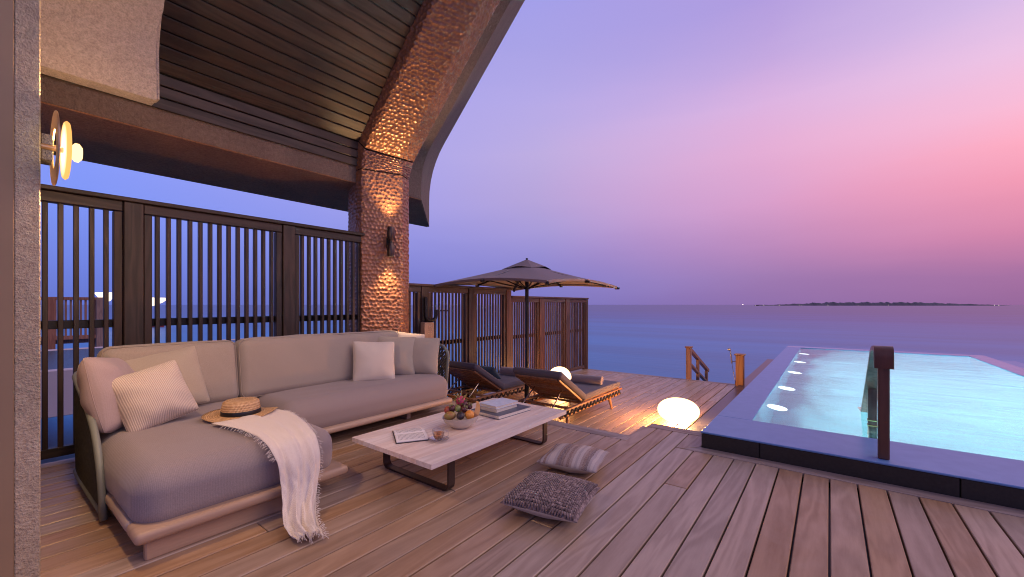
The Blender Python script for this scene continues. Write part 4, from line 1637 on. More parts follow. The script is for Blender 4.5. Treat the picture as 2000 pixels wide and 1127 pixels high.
M_fstem = plain('fruit_stem', (0.10, 0.10, 0.03), 0.7)
M_calyx = plain('calyx', (0.22, 0.20, 0.08), 0.6)
M_mango = fruit_mat('mango_green', (0.30, 0.30, 0.06), (0.42, 0.17, 0.06), 14)
M_mango2 = fruit_mat('mango_red', (0.36, 0.05, 0.04), (0.42, 0.14, 0.05), 14)
M_steen = fruit_mat('mangosteen', (0.055, 0.015, 0.020), (0.13, 0.035, 0.035), 20)
M_lime = fruit_mat('green_guava', (0.16, 0.22, 0.05), (0.26, 0.28, 0.08), 20)
M_pass = fruit_mat('passion_fruit', (0.03, 0.022, 0.028), (0.06, 0.04, 0.045), 25)
M_orange = fruit_mat('orange_peel', (0.75, 0.25, 0.03), (0.82, 0.33, 0.06), 10)
M_dragon = fruit_mat('dragon_fruit', (0.42, 0.03, 0.08), (0.55, 0.08, 0.12), 18)
M_melon = fruit_mat('melon_flesh', (0.78, 0.44, 0.17), (0.84, 0.54, 0.26), 12)
fruit('mango', 'green and red mango lying at the front of the bowl', -0.070, 0.060, 0.100, (0.062, 0.062, 0.088), M_mango, (rad(80), rad(10), YAW + rad(80)))
fruit('mango', 'red mango at the back edge of the bowl', -0.085, 0.0, 0.115, (0.065, 0.065, 0.095), M_mango2, (rad(30), rad(-30), YAW))
fruit('mangosteen', 'purple mangosteen above the green mango', -0.058, 0.02, 0.142, (0.052, 0.052, 0.048), M_steen, (0.3, -0.4, 0), None, 0, True)
fruit('guava', 'small green guava at the middle of the fruit heap', -0.018, 0.025, 0.143, (0.046, 0.046, 0.050), M_lime, (-0.3, 0.2, 0), 0.01)
fruit('passion_fruit', 'dark passion fruit next to the orange at the front', 0.008, 0.078, 0.104, (0.060, 0.060, 0.054), M_pass, (0.2, 0.2, 0), 0.008)
fruit('orange', 'bright orange on the side of the bowl near the books', 0.070, 0.052, 0.105, (0.068, 0.068, 0.066), M_orange, (0.4, 0.3, 0))
fruit('mangosteen', 'mangosteen between the guava and the melon wedge', 0.030, 0.030, 0.140, (0.048, 0.048, 0.044), M_steen, (-0.2, 0.4, 0), None, 0, True)
fruit('mangosteen', 'mangosteen under the dragon fruit at the back', 0.022, -0.035, 0.160, (0.054, 0.054, 0.05), M_steen, (0.2, -0.2, 0), None, 0, True)
fruit('mangosteen', 'mangosteen tucked behind the melon wedge', 0.062, -0.015, 0.148, (0.046, 0.046, 0.042), M_steen, (0, 0.5, 0), None, 0, True)
fruit('mango', 'dark red mango hidden low in the back of the bowl', 0.0, -0.06, 0.115, (0.07, 0.07, 0.09), M_mango2, (rad(70), 0, 0))
df = fruit('dragon_fruit', 'pink dragon fruit with green scales on top of the fruit', -0.005, -0.045, 0.178, (0.072, 0.072, 0.085), M_dragon, (rad(12), rad(10), 0))
bm = bmesh.new()
for k in range(16):
    a = k * 2.4; z_ = -0.03 + 0.07 * k / 15; r_ = 0.036 * math.sqrt(max(0.05, 1 - (z_ / 0.043) ** 2))
    p0 = Vector((math.cos(a) * r_, math.sin(a) * r_, z_)); dirv = Vector((math.cos(a) * 0.5, math.sin(a) * 0.5, 0.85)).normalized()
    l_ = 0.022 + 0.022 * k / 15
    tube(bm, [p0, p0 + dirv * l_ * 0.6, p0 + dirv * l_ + Vector((math.cos(a), math.sin(a), 0)) * 0.006], [0.006, 0.0045, 0.0008], 5)
from_bm('scale', bm, plain('dragon_scale', (0.30, 0.24, 0.07), 0.6, 0.3, 30), df)
# melon wedge
mw = thing('melon_wedge', 'orange melon wedge standing at the rim of the bowl', 'fruit', (BC[0] + RX * 0.095 + TXc * 0.01, BC[1] + RY * 0.095 + TYc * 0.01, TZ + 0.125))
mw.rotation_euler = (0, 0, YAW + rad(10))
bm = bmesh.new()
N = 14
rings = []
for i in range(N + 1):
    a = -PI / 2 * 0.95 + PI * 0.95 * i / N
    zc_, xc = math.sin(a) * 0.075, math.cos(a) * 0.042
    w_ = 0.024 * math.cos(a) + 0.001
    rings.append([bm.verts.new((xc, -w_, zc_)), bm.verts.new((xc, w_, zc_)), bm.verts.new((-0.004 + 0.012 * math.cos(a), 0, zc_ * 0.9))])
for a_, b_ in zip(rings[:-1], rings[1:]):
    for k in range(3):
        bm.faces.new((a_[k], a_[(k + 1) % 3], b_[(k + 1) % 3], b_[k]))
bm.faces.new(rings[0][::-1]); bm.faces.new(rings[-1])
for v in bm.verts: v.co = Euler((0, rad(18), 0)).to_matrix() @ v.co
from_bm('flesh', bm, M_melon, mw, smooth='auto')

# tea
M_glass = glass('clear_glass', (0.97, 0.97, 0.98))
CC = (-2.055, 1.885)
sau = thing('glass_saucer', 'clear glass saucer under the tea cup', 'saucer', (CC[0], CC[1], TZ + 0.001))
bm = bmesh.new(); lathe(bm, [(0, 0), (0.032, 0), (0.04, 0.003), (0.068, 0.011), (0.070, 0.013), (0.066, 0.0135), (0.038, 0.006), (0.0, 0.004)], 48)
from_bm('dish', bm, M_glass, sau, smooth='auto')
cup = thing('tea_cup', 'clear glass cup half filled with amber tea', 'cup', (CC[0], CC[1], TZ + 0.0055))
bm = bmesh.new(); lathe(bm, [(0, 0), (0.02, 0.0), (0.024, 0.003), (0.033, 0.02), (0.0405, 0.045), (0.042, 0.070), (0.0405, 0.0705), (0.0385, 0.046), (0.031, 0.022), (0.021, 0.006), (0, 0.005)], 40)
from_bm('glass_body', bm, M_glass, cup, smooth='auto')
bm = bmesh.new(); lathe(bm, [(0, 0.0062), (0.0202, 0.0072), (0.0298, 0.0225), (0.0372, 0.0465), (0, 0.0465)], 40)
from_bm('tea', bm, glass('amber_tea', (0.88, 0.60, 0.34), 0.97), cup, smooth='auto')
bm = bmesh.new()
tube(bm, arc_round([(RX * 0.040, RY * 0.040, 0.058), (RX * 0.066, RY * 0.066, 0.058), (RX * 0.066, RY * 0.066, 0.024), (RX * 0.033, RY * 0.033, 0.022)], 0.016, 5), 0.0032, 8)
from_bm('handle', bm, M_glass, cup, smooth=True)
bm = bmesh.new(); tube(bm, [(-0.014, 0.01, 0.035), (0.018, -0.012, 0.044)], [0.011, 0.011], 12)
for v in bm.verts: v.co.z = 0.04 + (v.co.z - 0.04) * 0.3
from_bm('lemon_slice', bm, plain('lemon', (0.75, 0.40, 0.10), 0.5), cup, smooth=True)

# ------------------------------------------------------------------ FLOOR CUSHIONS
def chunky_mat():
    m, nt, b = new_mat('chunky_knit')
    v, _ = coords(nt, rand=False)
    n = noise(nt, v, 60, 3)
    wn = nd(nt, 'ShaderNodeTexVoronoi'); wn.inputs['Scale'].default_value = 70; nt.links.new(v, wn.inputs['Vector'])
    hs = nd(nt, 'ShaderNodeSeparateColor'); nt.links.new(wn.outputs['Color'], hs.inputs[0])
    cc = ramp(nt, hs.outputs[0], [(0.0, (0.06, 0.035, 0.033, 1)), (0.5, (0.17, 0.105, 0.095, 1)), (1.0, (0.42, 0.31, 0.28, 1))])
    cc = mixc(nt, 0.4, cc, ramp(nt, n, [(0.3, (0.08, 0.05, 0.05, 1)), (0.7, (0.30, 0.22, 0.20, 1))]))
    nt.links.new(cc, b.inputs['Base Color']); b.inputs['Roughness'].default_value = 0.95
    b.inputs['Sheen Weight'].default_value = 0.3
    return m


M_chunky = chunky_mat()


def stripe_mat():
    m, nt, b = new_mat('striped_weave')
    tc = nd(nt, 'ShaderNodeTexCoord'); sp = nd(nt, 'ShaderNodeSeparateXYZ'); nt.links.new(tc.outputs['Object'], sp.inputs[0])
    v, _ = coords(nt, (1, 1, 0.25), rand=False)
    n = noise(nt, v, 150, 3, 0.7)
    x = mul(nt, sp.outputs[0], mul(nt, mul(nt, n, 0.5, 'SUBTRACT'), 0.012), 'ADD')
    t = mul(nt, mul(nt, x, 0.25, 'ADD'), 2.0)
    r = nd(nt, 'ShaderNodeValToRGB'); r.color_ramp.interpolation = 'CONSTANT'
    els = r.color_ramp.elements
    cols = {'b': (0.23, 0.14, 0.11, 1), 'g': (0.36, 0.31, 0.31, 1), 'w': (0.50, 0.43, 0.40, 1), 'd': (0.16, 0.11, 0.11, 1), 'm': (0.34, 0.25, 0.22, 1)}
    seq = 'gmgdgbgwwgbdbmbmwgwmbdgwgmgw'
    els[0].position = 0; els[0].color = cols[seq[0]]
    els[1].position = 1 / len(seq); els[1].color = cols[seq[1]]
    for i, ch in enumerate(seq[2:], 2):
        e = els.new(i / len(seq)); e.color = cols[ch]
    nt.links.new(t, r.inputs[0])
    n3 = noise(nt, v, 330, 2, 0.7)
    cc = mixc(nt, mul(nt, mul(nt, n3, 0.50, 'GREATER_THAN'), 0.45), r.outputs[0], (0.45, 0.38, 0.36, 1))
    nt.links.new(cc, b.inputs['Base Color']); b.inputs['Roughness'].default_value = 0.95
    bump(nt, b, n3, 0.8, 0.004)
    return m


M_stripe = stripe_mat()
M_linen = fabric('linen_backing', (0.50, 0.43, 0.37))
def floor_cushion(name, label, loc, rz, w, t, mat, seed, tiltx=0, tilty=0):
    o = thing(name, label, 'cushion', loc, 0)
    o.rotation_euler = (rad(90 + tiltx), rad(tilty), rz)   # lay flat: local Y -> down, -Y face up
    bm = pillow_bm(w, w, t, n=26, seed=seed, pinch=0.05, wr=1.0, back=1.25)
    me = from_bm('cover', bm, [mat, M_linen], o, smooth=True)
    return o, me


fc1, fm1 = floor_cushion('floor_cushion', 'chunky knitted brown floor cushion nearest the camera on the deck', (-1.245, 2.0, 0.072), rad(10), 0.44, 0.125, M_chunky, 31)
fc2, fm2 = floor_cushion('floor_cushion', 'striped woven floor cushion lying behind the knitted one', (-1.435, 2.60, 0.072), rad(12), 0.42, 0.125, M_stripe, 32)
for me_ in (fm1, fm2):
    for p in me_.data.polygons:
        if p.center.y < -0.002 - 0: p.material_index = 1
        else: p.material_index = 0
# knit loops on the chunky cushion, in a zigzag
bm = bmesh.new()
w = 0.44; t_ = 0.125
rk = random.Random(8)
for i in range(29):
    for j in range(23):
        u = (i + 0.5) / 29 * 2 - 1; v_ = (j + 0.5) / 23 * 2 - 1
        if abs(u) > 0.965 or abs(v_) > 0.965: continue
        def srf(u, v_):
            x = w / 2 * u * (1 - 0.05 * (1 - v_ * v_) * abs(u)); z = w / 2 * v_ * (1 - 0.05 * (1 - u * u) * abs(v_))
            prof = max(0.0, (1 - u ** 4) * (1 - v_ ** 4)) ** 0.55 * (0.75 + 0.25 * (1 - u * u) * (1 - v_ * v_))
            return Vector((x, t_ / 2 * prof + 0.003, z))
        zig = 1 if (i // 6) % 2 == 0 else -1
        du_, dv_ = 0.036, 0.046 * zig
        a_ = srf(max(-1, min(1, u - du_)), max(-1, min(1, v_ - dv_))); b_ = srf(max(-1, min(1, u + du_)), max(-1, min(1, v_ + dv_)))
        m_ = srf(u, v_) + Vector((0, 0.004 + rk.uniform(0, 0.003), 0))
        tube(bm, [a_, (a_ + m_) / 2 + Vector((0, 0.003, 0)), m_, (b_ + m_) / 2 + Vector((0, 0.003, 0)), b_], [0.003, 0.0062, 0.0072, 0.0062, 0.003], 6)
o = from_bm('knit_loops', bm, M_chunky, fc1, smooth=True); o['kind'] = 'stuff'
for f_ in (fc1, fc2):
    f_.rotation_euler[0] = rad(90)

# ------------------------------------------------------------------ SUN LOUNGERS
def make_lounger(label, loc):
    L = thing('sun_lounger', label, 'sun lounger', loc, 0, 'teak sun loungers on the lower deck')
    Wd = 0.36
    zr = 0.235
    for sx in (-1, 1):
        # side: two slim rails with zigzag cord lacing
        box_obj('side_rail', (sx * Wd - 0.016, -0.02, zr), (sx * Wd + 0.016, 1.78, zr + 0.03), M_lounge, L, 0.006)
        box_obj('side_rail', (sx * Wd - 0.016, 0.0, zr - 0.062), (sx * Wd + 0.016, 1.72, zr - 0.036), M_lounge, L, 0.006)
        bm = bmesh.new()
        n = 17
        pts = []
        for i in range(n * 2 + 1):
            y = 0.02 + 1.69 * i / (n * 2)
            pts.append((sx * (Wd + 0.019), y, zr + 0.012 if i % 2 else zr - 0.05))
        tube(bm, pts, 0.0055, 5)
        pts = [(sx * (Wd + 0.019), 0.02 + 1.69 * (i + 0.6) / (n * 2), zr - 0.05 if i % 2 else zr + 0.012) for i in range(n * 2)]
        tube(bm, pts, 0.0055, 5)
        from_bm('cord_lacing', bm, M_cord, L)
        for yl in (0.26, 1.42):
            bm = bmesh.new()
            dy = -0.05 if yl < 0.5 else 0.06
            tube(bm, [(sx * (Wd - 0.05), yl, zr - 0.03), (sx * (Wd - 0.03), yl + dy * 0.6, 0.10), (sx * (Wd - 0.015), yl + dy, 0.0)], [0.026, 0.021, 0.014], 10)
            from_bm('leg', bm, M_lounge, L, smooth='auto')
    for y in (0.0, 0.26, 0.60, 1.0, 1.42, 1.745):
        box_obj('cross_rail', (-Wd + 0.017, y - 0.02, zr + 0.001), (Wd - 0.017, y + 0.02, zr + 0.026), M_lounge, L, 0.004)
    box_obj('seat_deck', (-Wd + 0.02, 0.62, zr + 0.027), (Wd - 0.02, 1.73, zr + 0.038), M_lounge, L)
    # reclined back, slats seen from behind
    pv = Vector((0, 0.62, zr + 0.04)); ang_ = rad(31)
    d = Vector((0, -math.cos(ang_), math.sin(ang_))); nb = Vector((0, math.sin(ang_), math.cos(ang_)))
    Rm = Matrix((Vector((1, 0, 0)), d, Vector((1, 0, 0)).cross(d))).transposed()
    br_ = empty('backrest', (0, 0, 0)); br_.parent = L
    LB = 0.66
    for sx in (-1, 1):
        bm = bmesh.new(); bx(bm, pv + d * LB / 2 + Vector((sx * (Wd - 0.05), 0, 0)), (0.03, LB, 0.03), 0.004, Rm)
        from_bm('back_stile', bm, M_lounge, br_)
    for k in range(9):
        bm = bmesh.new(); bx(bm, pv + d * (0.035 + k * 0.076), (2 * Wd - 0.135, 0.062, 0.014), 0.003, Rm)
        from_bm('back_slat', bm, M_lounge, br_)
    for sx in (-1, 1):
        bm = bmesh.new(); a_ = pv + d * 0.36 + Vector((sx * 0.2, 0, -0.02)); b_ = Vector((sx * 0.22, 0.06, zr + 0.02))
        tube(bm, [a_, b_], 0.008, 8)
        from_bm('prop_strut', bm, M_steel, L)
    bm = soft_box((2 * Wd - 0.0, 1.16, 0.075), r=0.03, n=12, bulge=(0, 0, 0.01), wr=0.003, seed=3)
    from_bm('seat_cushion', bm, M_dark_fab, L, smooth=True, loc=(0, 1.19, zr + 0.077))
    bm = soft_box((2 * Wd - 0.0, 0.73, 0.08), r=0.032, n=12, bulge=(0, 0, 0.012), wr=0.004, seed=6)
    o = from_bm('back_cushion', bm, M_dark_fab, L, smooth=True)
    cpos = pv + d * (LB / 2 + 0.02) + Rm.col[2] * -0.0
    nn = Rm.col[2] if Rm.col[2].z > 0 else -Rm.col[2]
    o.location = cpos + nn * 0.055
    o.rotation_euler = Rm.to_euler()
    return L


lg1 = make_lounger('sun lounger with dark cushion in front of the parasol pole, towel at its foot', (-2.83, 4.13, LOW))
lg2 = copy_tree(lg1)
lg2['label'] = 'sun lounger close to the fence behind the parasol pole, small teal pillow on it'
lg2.location = (-4.07, 4.02, LOW)


def towel(label, loc, rz, L=0.42):
    o = thing('rolled_towel', label, 'towel', loc, rz)
    bm = bmesh.new()
    N = 90
    th = 0.011
    A, B, A2, B2 = [], [], [], []
    for i in range(N + 1):
        a = i / N * 2 * PI * 3.6
        r = 0.014 + 0.0155 * a / (2 * PI)
        for (lst, rr_, x) in ((A, r, -L / 2), (B, r, L / 2), (A2, r - th, -L / 2), (B2, r - th, L / 2)):
            wob_ = 0.002 * math.sin(a * 1.7)
            lst.append(bm.verts.new((x + (0.004 * math.sin(a)), (rr_ + wob_) * math.cos(a), (rr_ + wob_) * math.sin(a))))
    for i in range(N):
        bm.faces.new((A[i], A[i + 1], B[i + 1], B[i]))
        bm.faces.new((A2[i + 1], A2[i], B2[i], B2[i + 1]))
        bm.faces.new((A[i + 1], A[i], A2[i], A2[i + 1]))
        bm.faces.new((B[i], B[i + 1], B2[i + 1], B2[i]))
    bm.faces.new((A[-1], A2[-1], B2[-1], B[-1])); bm.faces.new((A[0], B[0], B2[0], A2[0]))
    from_bm('roll', bm, M_towel, o, smooth='auto')
    return o


towel('rolled grey towel on the foot of the lounger in front', (-2.78, 5.42, LOW + 0.235 + 0.077 + 0.042 + 0.066), rad(8), 0.44)
towel('rolled grey towel on the lounger near the fence', (-4.05, 5.32, LOW + 0.235 + 0.077 + 0.042 + 0.066), rad(6), 0.44)
pillow('lounger_pillow', 'small teal pillow leaning on the fence side lounger back', (-4.02, 4.66, LOW + 0.50), 0.40, 0.26, 0.10, 90, 42, 0, M_teal_fab, 41)

# ------------------------------------------------------------------ PARASOL
par = thing('parasol', 'square taupe parasol on a black centre pole between the loungers', 'parasol', (-3.55, 5.0, LOW))
bm = bmesh.new(); tube(bm, [(0, 0, 0.05), (0, 0, 2.08)], 0.027, 16)
from_bm('pole', bm, M_black, par, smooth='auto')
bm = bmesh.new(); tube(bm, [(0, 0, 0.02), (0, 0, 0.32)], 0.036, 16); bx(bm, (0, 0, 0.012), (0.40, 0.40, 0.022), 0.006)
from_bm('base', bm, M_black, par, smooth='auto')
bm = bmesh.new(); tube(bm, [(0.03, 0, 0.14), (0.085, -0.02, 0.14)], 0.012, 8); tube(bm, [(0.085, -0.02, 0.14), (0.095, -0.02, 0.14)], 0.03, 12)
from_bm('clamp_knob', bm, M_black, par)
HS = 0.985
ZC, ZT = 1.43 - LOW, 1.765 - LOW
def can_z(x, y):
    r = max(abs(x), abs(y)) / HS
    rad_ = math.hypot(x, y) / (HS * 1.414)
    base_ = ZT + (ZC - ZT) * (0.35 * r + 0.65 * rad_) ** 0.9
    return base_
bm = bmesh.new()
N = 10
for (ax_, sg) in (((1, 0), 1), ((0, 1), 1), ((1, 0), -1), ((0, 1), -1)):
    gr = []
    for i in range(N + 1):
        rr_ = 0.16 + (HS - 0.16) * i / N
        row = []
        for j in range(N + 1):
            t = (j / N * 2 - 1)
            if ax_ == (1, 0): x, y = sg * rr_, t * rr_ * sg
            else: x, y = -t * rr_ * sg, sg * rr_
            edge_in = 1 - 0.02 * (1 - t * t) * (i / N)
            x, y = x * edge_in if ax_ == (1, 0) else x, y * edge_in if ax_ == (0, 1) else y
            sag = -0.018 * (1 - abs(t)) * math.sin(PI * i / N)
            row.append(bm.verts.new((x, y, can_z(x, y) + sag)))
        gr.append(row)
    for i in range(N):
        for j in range(N):
            bm.faces.new((gr[i][j], gr[i + 1][j], gr[i + 1][j + 1], gr[i][j + 1]))
    # hem
    for j in range(N):
        a_, b_ = gr[N][j], gr[N][j + 1]
        bm.faces.new((a_, b_, bm.verts.new(b_.co + Vector((0, 0, -0.035))), bm.verts.new(a_.co + Vector((0, 0, -0.035)))))
bmesh.ops.remove_doubles(bm, verts=bm.verts, dist=0.0005)
o = from_bm('canopy', bm, M_canopy, par, smooth='auto')
so = o.modifiers.new('thick', 'SOLIDIFY'); so.thickness = 0.003
# vent cap
bm = bmesh.new()
ring0 = []
apex = bm.verts.new((0, 0, ZT + 0.055))
cap = []
for k in range(16):
    a = 2 * PI * k / 16
    q = max(abs(math.cos(a)), abs(math.sin(a)))
    x, y = 0.26 * math.cos(a) / q, 0.26 * math.sin(a) / q
    lift = 0.035 if k in (1, 2, 3) else 0.02
    cap.append(bm.verts.new((x, y, can_z(x, y) + lift * (0.6 + 0.4 * math.sin(4 * a + 1)))))
for k in range(16):
    bm.faces.new((apex, cap[k], cap[(k + 1) % 16]))
o = from_bm('vent_cap', bm, M_canopy, par)
so = o.modifiers.new('thick', 'SOLIDIFY'); so.thickness = 0.003
bm = bmesh.new(); lathe(bm, [(0, 0.02), (0.018, 0.012), (0.02, 0), (0, -0.005)], 12, (0, 0, ZT + 0.055))
from_bm('finial', bm, M_black, par, smooth=True)
hub_z = ZT - 0.07
bm = bmesh.new(); lathe(bm, [(0, 0.03), (0.05, 0.03), (0.055, 0), (0.05, -0.03), (0, -0.03)], 16, (0, 0, hub_z)); lathe(bm, [(0, 0.02), (0.05, 0.02), (0.05, -0.02), (0, -0.02)], 16, (0, 0, hub_z - 0.30))
from_bm('hub', bm, M_black, par, smooth='auto')
for k in range(8):
    a = k * PI / 4
    q = HS / max(abs(math.cos(a)), abs(math.sin(a)))
    ex, ey = q * math.cos(a), q * math.sin(a)
    ez = can_z(ex, ey) - 0.02
    bm = bmesh.new()
    mids = [(ex * t, ey * t, (can_z(ex * t, ey * t) - 0.028) if t > 0.1 else hub_z) for t in (0.03, 0.3, 0.55, 0.8)]
    tube(bm, mids + [(ex * 1.02, ey * 1.02, ez - 0.012)], 0.01, 6, prof=(0.018, 0.026))
    rb = from_bm('rib', bm, M_black, par)
    bm = bmesh.new(); bx(bm, (ex * 1.0, ey * 1.0, ez - 0.012), (0.07, 0.03, 0.035), 0.006, Euler((0, 0, a)).to_matrix())
    from_bm('end_cap', bm, M_black, rb)
    bm = bmesh.new(); tube(bm, [(ex * 0.05, ey * 0.05, hub_z - 0.30), (ex * 0.52, ey * 0.52, can_z(ex * 0.52, ey * 0.52) - 0.045)], 0.009, 6)
    bx(bm, (ex * 0.52, ey * 0.52, can_z(ex * 0.52, ey * 0.52) - 0.04), (0.07, 0.035, 0.04), 0.006, Euler((0, 0, a)).to_matrix())
    from_bm('strut', bm, M_black, rb)

# ------------------------------------------------------------------ GLOBE LAMPS on the deck
def globe_mat():
    # opal shell: glows, and lets half of the light of the bulb inside through
    m, nt, b = new_mat('opal_globe')
    nt.nodes.remove(b)
    e = nd(nt, 'ShaderNodeEmission'); e.inputs[0].default_value = (1.0, 0.74, 0.48, 1); e.inputs[1].default_value = 4.4
    lw = nd(nt, 'ShaderNodeLayerWeight'); lw.inputs['Blend'].default_value = 0.3
    e2 = nd(nt, 'ShaderNodeEmission'); e2.inputs[0].default_value = (1.0, 0.56, 0.24, 1); e2.inputs[1].default_value = 3.6
    mx = nd(nt, 'ShaderNodeMixShader')
    nt.links.new(lw.outputs['Facing'], mx.inputs[0]); nt.links.new(e.outputs[0], mx.inputs[1]); nt.links.new(e2.outputs[0], mx.inputs[2])
    tr = nd(nt, 'ShaderNodeBsdfTransparent')
    m2 = nd(nt, 'ShaderNodeMixShader'); m2.inputs[0].default_value = 0.5
    nt.links.new(mx.outputs[0], m2.inputs[1]); nt.links.new(tr.outputs[0], m2.inputs[2])
    nt.links.new(m2.outputs[0], nt.nodes['Material Output'].inputs[0])
    return m


M_globe = globe_mat()


def globe(label, loc, r, hgt, strength):
    g = thing('globe_lamp', label, 'lamp', loc, 0, 'glowing pebble lamps on the lower deck')
    bm = bmesh.new()
    lathe(bm, [(0 if i == 0 or i == 16 else r * math.cos(-PI / 2 + PI * i / 16) ** 0.9, hgt / 2 + hgt / 2 * math.sin(-PI / 2 + PI * i / 16)) for i in range(17)], 40)
    from_bm('shade', bm, M_globe, g, smooth=True, loc=(0, 0, 0.012))
    ld = bpy.data.lights.new('globe_bulb', 'POINT')
    ld.energy = strength
    ld.color = (1.0, 0.42, 0.11)
    ld.shadow_soft_size = r * 0.55
    lo = bpy.data.objects.new('globe_bulb', ld)
    lo.location = (0, 0, hgt * 0.55)
    lo.parent = g
    COL.objects.link(lo)
    bm = bmesh.new(); lathe(bm, [(0, 0), (r * 0.28, 0), (r * 0.26, 0.012), (0, 0.012)], 24)
    from_bm('base', bm, M_rimlit, g)
    return g


globe('glowing pebble lamp near the pool corner below the step', (-1.52, 5.45, LOW), 0.25, 0.30, 300.0)
globe('glowing pebble lamp half hidden behind the lounger back', (-3.72, 6.22, LOW), 0.205, 0.41, 60.0)

# ------------------------------------------------------------------ HOOK AND BOX on the fence post
hk = thing('hooked_pipe', 'black hooked pipe bracket hanging on the fence post', 'pipe', (XF + 0.06, 3.86, 0))
bm = bmesh.new()
tube(bm, arc_round([(0.02, -0.01, 1.255), (0.02, -0.01, 0.93), (0.06, 0.14, 0.93), (0.06, 0.14, 1.08)], 0.09, 8), 0.026, 12)
from_bm('pipe', bm, M_black, hk, smooth='auto')
bm = bmesh.new(); bx(bm, (0.0, -0.01, 1.08), (0.02, 0.10, 0.32), 0.004)
from_bm('mounting_plate', bm, M_black, hk)
sb = thing('timber_box', 'tan timber box with a small emblem below the hooked pipe', 'box', (XF + 0.06, 3.86, 0))
M_tan = wood('tan_box_wood', (0.36, 0.20, 0.11), (0.50, 0.30, 0.17), 'Z', rough=0.5, objvar=0.1)
box_obj('box_body', (0, -0.09, 0.30), (0.09, 0.085, 0.905), M_tan, sb, 0.005)
bm = bmesh.new()
tube(bm, [(0.0915, 0.02 * math.cos(a * PI / 10), 0.83 + 0.02 * math.sin(a * PI / 10)) for a in range(20)], 0.003, 5, closed=True)
for r_ in range(2):
    for k in range(3):
        bx(bm, (0.0915, -0.028 + 0.028 * k, 0.775 - 0.022 * r_), (0.002, 0.014, 0.008))
from_bm('emblem', bm, plain('pale_emblem', (0.62, 0.42, 0.26), 0.5), sb)

# ------------------------------------------------------------------ STAIRS TO THE SEA, SHOWER POST
st = thing('sea_stair', 'timber stair with a sloping handrail going down to the sea', 'stair', (-2.25, 8.80, LOW))
box_obj('newel_post', (-0.045, -0.045, -0.5), (0.045, 0.045, 0.63), M_stair, st, 0.006)
box_obj('post_cap', (-0.065, -0.065, 0.632), (0.065, 0.065, 0.66), M_stair, st, 0.006)
slope = Vector((0, 1.0, -0.40)).normalized()
rx = math.atan2(-0.40, 1.0)
Rs = Euler((rx, 0, 0)).to_matrix()
for z0_, th_ in ((0.60, 0.07), (0.30, 0.05)):
    bm = bmesh.new(); c_ = Vector((0, 0.06, z0_)) + slope * 0.85
    bx(bm, c_, (0.07, 1.7, th_), 0.006, Rs)
    from_bm('handrail', bm, M_stair, st)
bm = bmesh.new(); bx(bm, (0, 0.72, 0.02), (0.06, 0.06, 0.60), 0.005); from_bm('baluster', bm, M_stair, st)
bm = bmesh.new(); bx(bm, (0, 1.5, -0.32), (0.06, 0.06, 0.60), 0.005); from_bm('baluster', bm, M_stair, st)
for k in range(6):
    box_obj('tread', (0.09, 0.05 + 0.25 * k, -0.20 - 0.18 * k - 0.035), (0.80, 0.29 + 0.25 * k, -0.20 - 0.18 * k), M_deck_x, st, 0.004)
bm = bmesh.new(); bx(bm, Vector((0.06, 0.0, -0.25)) + slope * 0.95, (0.04, 1.9, 0.22), 0.004, Rs); from_bm('stringer', bm, M_stair, st)
bm = bmesh.new(); bx(bm, Vector((0.83, 0.0, -0.25)) + slope * 0.95, (0.04, 1.9, 0.22), 0.004, Rs); from_bm('stringer', bm, M_stair, st)

sh = thing('shower_post', 'timber shower post with a steel hand shower at the deck end', 'shower', (-1.32, 8.70, LOW))
box_obj('post', (-0.065, -0.065, -0.4), (0.065, 0.065, 0.555), M_stair, sh, 0.006)
box_obj('post_cap', (-0.085, -0.085, 0.557), (0.085, 0.085, 0.585), M_stair, sh, 0.006)
bm = bmesh.new()
tube(bm, [(-0.066, -0.03, 0.44), (-0.13, -0.03, 0.44)], 0.008, 8)
tube(bm, [(-0.13, -0.03, 0.40), (-0.16, -0.03, 0.66)], 0.013, 8)
tube(bm, [(-0.155, -0.03, 0.66), (-0.20, -0.04, 0.665)], [0.03, 0.026], 12)
from_bm('hand_shower', bm, M_steel, sh, smooth='auto')
bm = bmesh.new(); tube(bm, [(-0.13, -0.03, 0.40), (-0.10, -0.04, 0.22), (-0.075, -0.05, 0.10), (-0.072, -0.03, -0.02)], 0.006, 6)
from_bm('hose', bm, M_steel, sh, smooth=True)

# ------------------------------------------------------------------ POOL HANDRAIL
hr = thing('pool_handrail', 'dark red timber handrail rising from the pool rim into the water', 'handrail', (0.29, 3.68, WZ))
M_brassring = plain('brass_ring', (0.75, 0.55, 0.22), 0.2, 0.1, metallic=1.0)
box_obj('front_post', (-0.034, -0.028, 0.0), (0.024, 0.028, 0.64), M_rail, hr, 0.006)
bm = bmesh.new()
P = arc_round([(-0.006, -0.028, 0.60), (-0.006, -0.028, 0.735), (-0.006, 0.28, 0.70), (0.0, 1.62, -0.04), (0.0, 2.1, -0.30)], 0.11, 8)
P = [Vector(p) for p in P]
rings = []
for i, p in enumerate(P):
    t = (P[min(i + 1, len(P) - 1)] - P[max(i - 1, 0)]).normalized()
    nrm = Vector((1, 0, 0)).cross(t)
    rings.append([bm.verts.new(p + Vector((sx * 0.049, 0, 0)) + nrm * (sn * 0.016)) for sx, sn in ((-1, -1), (1, -1), (1, 1), (-1, 1))])
for a_, b_ in zip(rings[:-1], rings[1:]):
    for k in range(4):
        bm.faces.new((a_[k], a_[(k + 1) % 4], b_[(k + 1) % 4], b_[k]))
bm.faces.new(rings[0][::-1]); bm.faces.new(rings[-1])
bmesh.ops.recalc_face_normals(bm, faces=bm.faces)
from_bm('rail', bm, M_rail, hr, smooth='auto')
box_obj('rear_post', (-0.030, 0.96, -0.70), (0.030, 1.02, 0.32), M_rail, hr, 0.005)
